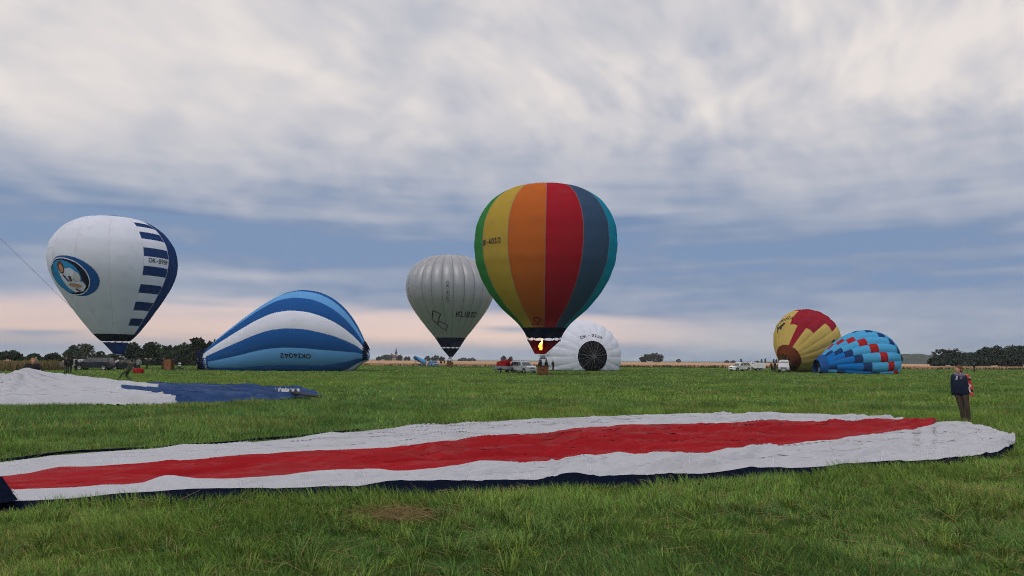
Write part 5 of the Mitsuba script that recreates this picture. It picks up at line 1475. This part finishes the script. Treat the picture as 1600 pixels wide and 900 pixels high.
def person(label, at, yaw, height=1.75, pose=None, top='cloth_black', legs='cloth_brown', hair='cloth_hair_dark', shoe='cloth_black', sleeves=None, head_yaw=0.0, group=None, fine=0.035, sleeve_mat=None, hat=None, scarf=None, short=False, glove=None, z=0.0, long_hair=False, badge=False, bulk=1.0):
    k = thing('person', label, 'person', group)
    s = height / 1.755
    xf = place(at[0], at[1], z, yaw, s)
    J = {a: np.array(b, float) for a, b in {**BASE, **(pose or {})}.items()}
    hv = np.array([math.cos(head_yaw), math.sin(head_yaw), 0])
    hs = np.array([-hv[1], hv[0], 0])
    hd = J['hd']
    H = lambda f, l, u: hd + f * hv + l * hs + np.array([0, 0, u])
    body = []
    head = m3.Manifold.batch_hull([ball(H(-0.012, 0, 0.035), 0.088), ball(H(0.02, 0, -0.005), 0.078), ball(H(0.045, 0, -0.075), 0.042), ball(H(-0.01, 0, -0.04), 0.062)])
    body += [head, m3.Manifold.batch_hull([ball(H(0.092, 0, 0.012), 0.012), ball(H(0.104, 0, -0.022), 0.014), ball(H(0.085, 0, -0.02), 0.02)])]
    for e in (-1, 1):
        body.append(m3.Manifold.batch_hull([ball(H(-0.01, e * 0.082, 0.012), 0.016), ball(H(-0.015, e * 0.086, -0.022), 0.012)]))
    body += chain((J['nck'] - [0, 0, 0.03], 0.058), (H(-0.015, 0, -0.06), 0.054))
    tors = [m3.Manifold.batch_hull([ball(J['ls'] * 0.8 + J['chs'] * 0.2, 0.065), ball(J['rs'] * 0.8 + J['chs'] * 0.2, 0.065), ball(J['chs'] + [0, 0.07, -0.02], 0.11), ball(J['chs'] + [0, -0.07, -0.02], 0.11), ball(J['nck'] - [0, 0, 0.05], 0.06)]),
            m3.Manifold.batch_hull([ball(J['chs'] + [0, 0.07, -0.04], 0.105), ball(J['chs'] + [0, -0.07, -0.04], 0.105), ball(J['wst'] + [0, 0.06, 0], 0.095), ball(J['wst'] + [0, -0.06, 0], 0.095)]),
            m3.Manifold.batch_hull([ball(J['wst'] + [0, 0.06, 0], 0.095), ball(J['wst'] + [0, -0.06, 0], 0.095), ball(J['lh'] * 0.8 + J['pel'] * 0.2, 0.10), ball(J['rh'] * 0.8 + J['pel'] * 0.2, 0.10)])]
    body += tors
    for a in 'lr':
        body += chain((J[a + 'h'], 0.088), (J[a + 'k'], 0.056), (J[a + 'a'], 0.038))
        toe = J.get(a + 't', J[a + 'a'] + [0.15, 0, -0.05])
        body += chain((J[a + 'a'] + [-0.03, 0, -0.035], 0.036), (toe, 0.030))
        body += chain((J[a + 's'], 0.056), (J[a + 'e'], 0.041), (J[a + 'w'], 0.027))
        # the hand: a palm, four bent fingers and a thumb
        w, d = J[a + 'w'], unit(J[a + 'w'] - J[a + 'e'])
        sg_ = 1 if a == 'l' else -1
        fw = unit(np.array([1.0, 0, 0.15]) - d * d[0])
        inn = np.cross(d, fw)
        inn = inn * (1 if inn @ np.array([0, -sg_, 0.0]) >= 0 else -1)
        pc = w + d * 0.075
        body.append(m3.Manifold.batch_hull([ball(w + d * 0.015, 0.022, seg=10), ball(pc + fw * 0.03, 0.014, seg=10), ball(pc - fw * 0.03, 0.013, seg=10)]))
        for i, ln in enumerate((0.066, 0.076, 0.072, 0.056)):
            b0 = pc + fw * (0.033 - 0.022 * i)
            b1 = b0 + d * ln * 0.55 + inn * 0.012
            b2 = b1 + unit(d + inn * 0.9) * ln * 0.5
            body += chain((b0, 0.0095), (b1, 0.0085), (b2, 0.0075), seg=8)
        t0 = w + d * 0.035 + fw * 0.02
        t1 = t0 + unit(fw * 0.9 + d * 0.5 + inn * 0.3) * 0.04
        body += chain((t0, 0.012), (t1, 0.010), (t1 + unit(d + inn * 0.4) * 0.03, 0.0085), seg=8)
    part(k, 'body', merge(body, fine * 0.7, 4), 'cloth_skin', smooth=True, xf=xf)
    # clothes: shells over the same joints
    g = 0.022 * bulk
    jk = [m3.Manifold.batch_hull([ball(J['ls'] * 0.86 + J['chs'] * 0.14, 0.07 + g), ball(J['rs'] * 0.86 + J['chs'] * 0.14, 0.07 + g), ball(J['chs'] + [0, 0.075, -0.02], 0.118 + g), ball(J['chs'] + [0, -0.075, -0.02], 0.118 + g), ball(J['nck'] - [0, 0, 0.055], 0.068)]),
          m3.Manifold.batch_hull([ball(J['chs'] + [0, 0.075, -0.03], 0.115 + g), ball(J['chs'] + [0, -0.075, -0.03], 0.115 + g), ball(J['wst'] + [0, 0.075, 0], 0.115 + g), ball(J['wst'] + [0, -0.075, 0], 0.115 + g)]),
          m3.Manifold.batch_hull([ball(J['wst'] + [0, 0.075, 0], 0.115 + g), ball(J['wst'] + [0, -0.075, 0], 0.115 + g), ball(J['pel'] + [0, 0.085, -0.02], 0.105 + g), ball(J['pel'] + [0, -0.085, -0.02], 0.105 + g)])]
    arms = {}
    for a in 'lr':
        e, w = J[a + 'e'], J[a + 'w']
        end = w - unit(w - e) * 0.02 if not short else J[a + 's'] * 0.25 + e * 0.75
        arms[a] = chain((J[a + 's'], 0.066 + g * 0.8), (e, 0.05 + g * 0.8), (end, 0.036 + g * 0.6)) if not short else chain((J[a + 's'], 0.066 + g), (end, 0.056 + g))
    if sleeve_mat:
        part(k, 'vest', merge(jk, fine, 5), top, smooth=True, xf=xf)
        for a in 'lr':
            part(k, 'sleeve', merge(arms[a], fine, 4), sleeve_mat[a], smooth=True, xf=xf)
    else:
        part(k, 'jacket', merge(jk + arms['l'] + arms['r'], fine, 5), top, smooth=True, xf=xf)
    tr = [m3.Manifold.batch_hull([ball(J['lh'] + [0, 0.0, 0.02], 0.105), ball(J['rh'] + [0, 0, 0.02], 0.105)])]
    for a in 'lr':
        tr += chain((J[a + 'h'], 0.105), (J[a + 'k'], 0.076), (J[a + 'a'] + [0, 0, 0.02], 0.062))
    part(k, 'trousers', merge(tr, fine, 5), legs, smooth=True, xf=xf)
    for a in 'lr':
        toe = J.get(a + 't', J[a + 'a'] + [0.16, 0, -0.04])
        part(k, 'shoe', merge([m3.Manifold.batch_hull([ball(J[a + 'a'] + [-0.035, 0, -0.03], 0.05), ball(toe, 0.042), ball(J[a + 'a'] + [0.01, 0, 0.03], 0.052)])], 0.04, 2), shoe, smooth=True, xf=xf)
    cut = m3.Manifold.batch_hull([ball(H(0.07, 0, -0.03), 0.085), ball(H(0.16, 0, 0.03), 0.09), ball(H(0.07, 0, -0.12), 0.06)])
    cap = [m3.Manifold.batch_hull([ball(H(-0.018, 0, 0.042), 0.098), ball(H(-0.03, 0, -0.02), 0.086)])]
    if long_hair:
        cap += [m3.Manifold.batch_hull([ball(H(-0.04, 0, -0.02), 0.085), ball(H(-0.045, 0, -0.13), 0.06)])]
    hm = m3.Manifold.batch_boolean(cap, m3.OpType.Add) - cut
    m = hm.refine_to_length(0.03).to_mesh()
    part(k, 'hair', trimesh.Trimesh(m.vert_properties[:, :3], m.tri_verts), hair, smooth=45, xf=xf)
    for e in (-1, 1):
        part(k, 'eye', trimesh.Trimesh(*(lambda b: (b.vert_properties[:, :3], b.tri_verts))(ball(H(0.078, e * 0.032, 0.012), 0.011, seg=8).to_mesh())), 'print_black', smooth=True, xf=xf)
    part(k, 'mouth', trimesh.Trimesh(*(lambda b: (b.vert_properties[:, :3], b.tri_verts))(ball(H(0.075, 0, -0.062), 0.02, (0.5, 1, 0.3), 8).to_mesh())), 'cloth_coral', smooth=True, xf=xf)
    if hat:
        hm = m3.Manifold.batch_boolean([ball(H(-0.012, 0, 0.055), 0.104, (1, 1, 0.85)), m3.Manifold.batch_hull([ball(H(0.06, 0.05, 0.06), 0.014), ball(H(0.06, -0.05, 0.06), 0.014), ball(H(0.16, 0, 0.05), 0.014)])], m3.OpType.Add) - m3.Manifold.cube([1, 1, 0.5], True).translate(list(H(0, 0, 0.045 - 0.25)))
        m = hm.refine_to_length(0.03).to_mesh()
        part(k, 'cap', trimesh.Trimesh(m.vert_properties[:, :3], m.tri_verts), hat, smooth=40, xf=xf)
    if scarf:
        a = np.linspace(0, 2 * np.pi, 19)
        nk = J['nck']
        part(k, 'scarf', cat(tube(np.stack([nk[0] + 0.02 + 0.10 * np.cos(a), nk[1] + 0.115 * np.sin(a), nk[2] - 0.015 + 0.03 * np.cos(a + 2.6)], 1), 0.055, 10), tube([nk + [0.10, 0.03, -0.02], nk + [0.155, 0.05, -0.16]], 0.035, 8)), scarf, smooth=40, xf=xf)
    if badge:
        c = J['chs']
        part(k, 'badge', cat(*[m3b for m3b in [trimesh.Trimesh(*(lambda b: (b.vert_properties[:, :3], b.tri_verts))(m3.Manifold.batch_hull([ball(c + [0.135, badge * 0.06, 0.10], 0.028), ball(c + [0.15, badge * 0.07, 0.02], 0.028)]).to_mesh()))]]), 'cloth_lightgrey', smooth=True, xf=xf)
    if glove:
        for a, mt in glove.items():
            w, d = J[a + 'w'], unit(J[a + 'w'] - J[a + 'e'])
            part(k, 'cuff', merge(chain((w - d * 0.06, 0.058), (w + d * 0.03, 0.056)), 0.03, 2), mt, smooth=True, xf=xf)
    return k


TO_CAM = lambda p: math.atan2(-p[1], -p[0])
# the person standing at the tip of the red and white envelope
q = G(1504, 661.5)
person('person in navy vest and red patterned sleeve standing beside the flat envelope', q, TO_CAM(q) - math.radians(10), 1.63,
       pose=dict(lh=(0, 0.10, 0.93), rh=(0, -0.09, 0.93), lk=(0.03, 0.15, 0.50), rk=(0.0, -0.01, 0.50), la=(0, 0.17, 0.085), ra=(-0.02, 0.03, 0.085), le=(-0.03, 0.25, 1.14), lw=(0.04, 0.285, 0.90), re=(-0.06, -0.21, 1.14), rw=(-0.03, -0.215, 0.87), ls=(0, 0.17, 1.42), rs=(0, -0.17, 1.42),
                 pel=(0, 0.01, 0.97), wst=(0.01, 0, 1.12), hd=(0.03, -0.025, 1.64)),
       top='cloth_navy', legs='cloth_brown', hair='cloth_hair_brown', sleeve_mat={'l': 'cloth_sleeve', 'r': 'cloth_navy'}, head_yaw=math.radians(-38), scarf='cloth_scarf', badge=-1, glove={'l': 'cloth_coral'}, fine=0.025, long_hair=False, bulk=1.5)
# left side
q = np.append(P(38, 577, 32.3)[:2], 0) + [0, 0.55, 0]
yw = TO_CAM(q)
person('red haired person in black holding up the peak of the white cloth', q, yw, 1.70, pose=dict(le=(0.12, 0.36, 1.20), re=(0.12, -0.36, 1.20), lw=(0.30, 0.30, 1.16), rw=(0.30, -0.30, 1.16), ls=(0.03, 0.20, 1.40), rs=(0.03, -0.20, 1.40), chs=(0.05, 0, 1.30), hd=(0.10, 0, 1.60), nck=(0.05, 0, 1.47)),
       top='cloth_black', legs='cloth_black', hair='cloth_hair_red', bulk=1.6, head_yaw=0.3)
q = G(102, 583.5)
person('person with arms folded, left one of the dark clothed pair', q, TO_CAM(q) + 0.7, 1.78, pose=dict(le=(0.12, 0.25, 1.18), re=(0.12, -0.25, 1.18), lw=(0.24, 0.02, 1.20), rw=(0.24, -0.02, 1.24)), top='cloth_black', legs='cloth_olive', hair='cloth_hair_brown', bulk=1.5)
q = G(108.5, 583.5)
person('tall person in black seen from behind, right one of the dark clothed pair', q, TO_CAM(q) + 3.4, 1.86, pose=dict(le=(0.05, 0.29, 1.16), lw=(0.20, 0.20, 1.02)), top='cloth_black', legs='cloth_black', bulk=1.7)
q = G(118, 579.5)
person('person in dark clothes leaning at the front of the dark off-road car', q, TO_CAM(q) + 1.2, 1.70, pose=dict(hd=(0.16, 0, 1.56), nck=(0.10, 0, 1.45), chs=(0.07, 0, 1.29)), top='cloth_navy', legs='cloth_black')
q = G(55, 577.5)
person('person in a white cap behind the tall dry grass', q, TO_CAM(q) - 0.4, 1.74, top='cloth_grey', legs='cloth_black', hat='cloth_white')
# the one leaning back on a line
q = G(193, 594.5)
yw = math.pi - 0.1
kn = person('person in olive leaning back with one arm raised', q, yw, 1.80,
            pose=dict(pel=(-0.30, 0, 0.72), lh=(-0.30, 0.095, 0.69), rh=(-0.30, -0.095, 0.69), wst=(-0.42, 0, 0.90), chs=(-0.50, 0, 1.12), nck=(-0.54, 0, 1.31), hd=(-0.52, 0, 1.46), ls=(-0.50, 0.18, 1.25), rs=(-0.52, -0.18, 1.25), lk=(0.06, 0.14, 0.50), la=(0.22, 0.16, 0.10), lt=(0.36, 0.16, 0.13), rk=(-0.10, -0.12, 0.36), ra=(-0.38, -0.14, 0.085),
                      le=(-0.22, 0.20, 1.36), lw=(0.04, 0.14, 1.46), re=(-0.25, -0.24, 1.28), rw=(0.0, -0.12, 1.40)), top='cloth_olive', legs='cloth_olive', hair='cloth_hair_dark', bulk=1.3, head_yaw=0.1)
q = G(216, 581.5)
person('person in a grey shirt facing away, standing behind a red bag', q, TO_CAM(q) + 2.8, 1.75, top='cloth_grey', legs='cloth_black', hair='cloth_hair_brown', pose=dict(le=(0.02, 0.28, 1.15), re=(0.02, -0.28, 1.15)))
qb = G(216, 583.5)
bm = lumpy(box(-0.5, 0.5, -0.3, 0.3, 0.02, 0.52, 0.1), 0.05, 3.0, 4)
single('kit_bag', (np.array(bm.vertices) @ place(qb[0], qb[1])[:3, :3].T + place(qb[0], qb[1], 0)[:3, 3], np.array(bm.faces)), 'fabric_brick', 'red kit bag on the grass at the feet of the person in grey', 'bag', smooth=True)
q = G(229.5, 576.8)
person('person in an olive jacket standing beyond the person in grey', q, TO_CAM(q) + 2.6, 1.78, top='cloth_olive', legs='cloth_black', hair='cloth_hair_brown')
q = G(250, 577.6)
person('person in black standing at the left end of the overturned basket', q + [0, 0.9, 0], TO_CAM(q) - 0.6, 1.82, top='cloth_black', legs='cloth_black', pose=dict(le=(0.10, 0.26, 1.15), lw=(0.28, 0.16, 1.05)))
q = G(307.5, 579.0)
person('person in khaki trousers holding the mouth of the striped balloon', q, TO_CAM(q) + 1.3, 1.76, top='cloth_navy', legs='cloth_khaki', hair='cloth_hair_dark', pose=dict(le=(0.16, 0.24, 1.22), lw=(0.38, 0.18, 1.26), re=(0.16, -0.24, 1.22), rw=(0.38, -0.16, 1.20)))
# by the silver balloon
q = G(689, 572.2)
person('person in dark clothes standing upright, left of the pair by the silver balloon basket', q, TO_CAM(q) + 0.5, 1.75, top='cloth_black', legs='cloth_black')
q = G(694.3, 572.2)
person('person with a bent elbow, right of the pair by the silver balloon basket', q, TO_CAM(q) - 0.9, 1.72, top='cloth_black', legs='cloth_denim', pose=dict(le=(0.05, 0.32, 1.18), lw=(0.22, 0.22, 1.05)))
for i, (dx, dy, lb) in enumerate(((-0.45, 0.1, 'left passenger standing in the basket of the silver balloon'), (0.10, 0.0, 'right passenger standing in the basket of the silver balloon'))):
    c = xb2 @ np.array([dx, dy, 0, 1])
    person(lb, c[:2], TO_CAM(c) + (0.8 if i else -0.5), 1.74, top='cloth_black' if i else 'cloth_brown', legs='cloth_black', z=0.08, pose=dict(lw=(0.24, 0.2, 1.15), le=(0.08, 0.27, 1.17)))
# rainbow balloon crew and the people further right
for i, (dx, dy, lb) in enumerate(((-0.32, 0.05, 'left passenger in the rainbow balloon basket'), (0.36, 0.1, 'right passenger in the rainbow balloon basket'))):
    c = xb @ np.array([dx, dy, 0, 1])
    person(lb, c[:2], TO_CAM(c) + (1.0 if i else -0.8), 1.72, top='cloth_black' if i else 'cloth_navy', legs='cloth_black', z=0.08, pose=dict(lw=(0.05, 0.26, 1.62), le=(0.10, 0.27, 1.36)) if i == 0 else None)
q = G(864, 580.2)
person('person in dark clothes standing between the rainbow basket and the white balloon', q, TO_CAM(q) + 0.9, 1.76, top='cloth_navy', legs='cloth_black')
q = G(1277, 583.0)
person('person in pale trousers at the mouth of the blue chequered balloon', q + [-0.2, -1.2, 0], TO_CAM(q) + 2.4, 1.76, top='cloth_navy', legs='cloth_lightgrey', pose=dict(le=(0.14, 0.30, 1.30), lw=(0.30, 0.26, 1.50), re=(0.12, -0.28, 1.25), rw=(0.32, -0.25, 1.40)))
q = G(1404.5, 582.0)
person('person in black crouching at the crown end of the blue chequered balloon', q, TO_CAM(q) + 0.8, 1.75, top='cloth_black', legs='cloth_black',
       pose=dict(pel=(-0.18, 0, 0.50), lh=(-0.18, 0.1, 0.47), rh=(-0.18, -0.1, 0.47), wst=(-0.12, 0, 0.66), chs=(-0.02, 0, 0.86), nck=(0.03, 0, 1.04), hd=(0.08, 0, 1.18), ls=(0.0, 0.185, 0.97), rs=(0.0, -0.185, 0.97), lk=(0.22, 0.16, 0.52), rk=(0.20, -0.16, 0.50), la=(0.02, 0.14, 0.085), ra=(0.0, -0.14, 0.085),
                 le=(0.10, 0.25, 0.72), lw=(0.32, 0.16, 0.62), re=(0.10, -0.25, 0.72), rw=(0.32, -0.16, 0.62)))
q = G(1522.5, 581.0)
person('distant person in black alone on the grass right of the standing person', q, TO_CAM(q) + 1.0, 1.78, top='cloth_black', legs='cloth_black')
q = G(1206, 580.5)
person('person in a dark red jacket left of the inflation fan', q, TO_CAM(q) - 0.8, 1.70, top='cloth_brown', legs='cloth_black', pose=dict(hd=(0.22, 0, 1.50), nck=(0.14, 0, 1.42), chs=(0.10, 0, 1.26), le=(0.20, 0.24, 1.08), lw=(0.36, 0.2, 0.90), re=(0.20, -0.24, 1.08), rw=(0.36, -0.2, 0.90)))
q = G(1215.5, 580.5)
person('person in dark blue between the inflation fan and the pale van', q + [0, 1.5, 0], TO_CAM(q) + 0.7, 1.78, top='cloth_navy', legs='cloth_black')
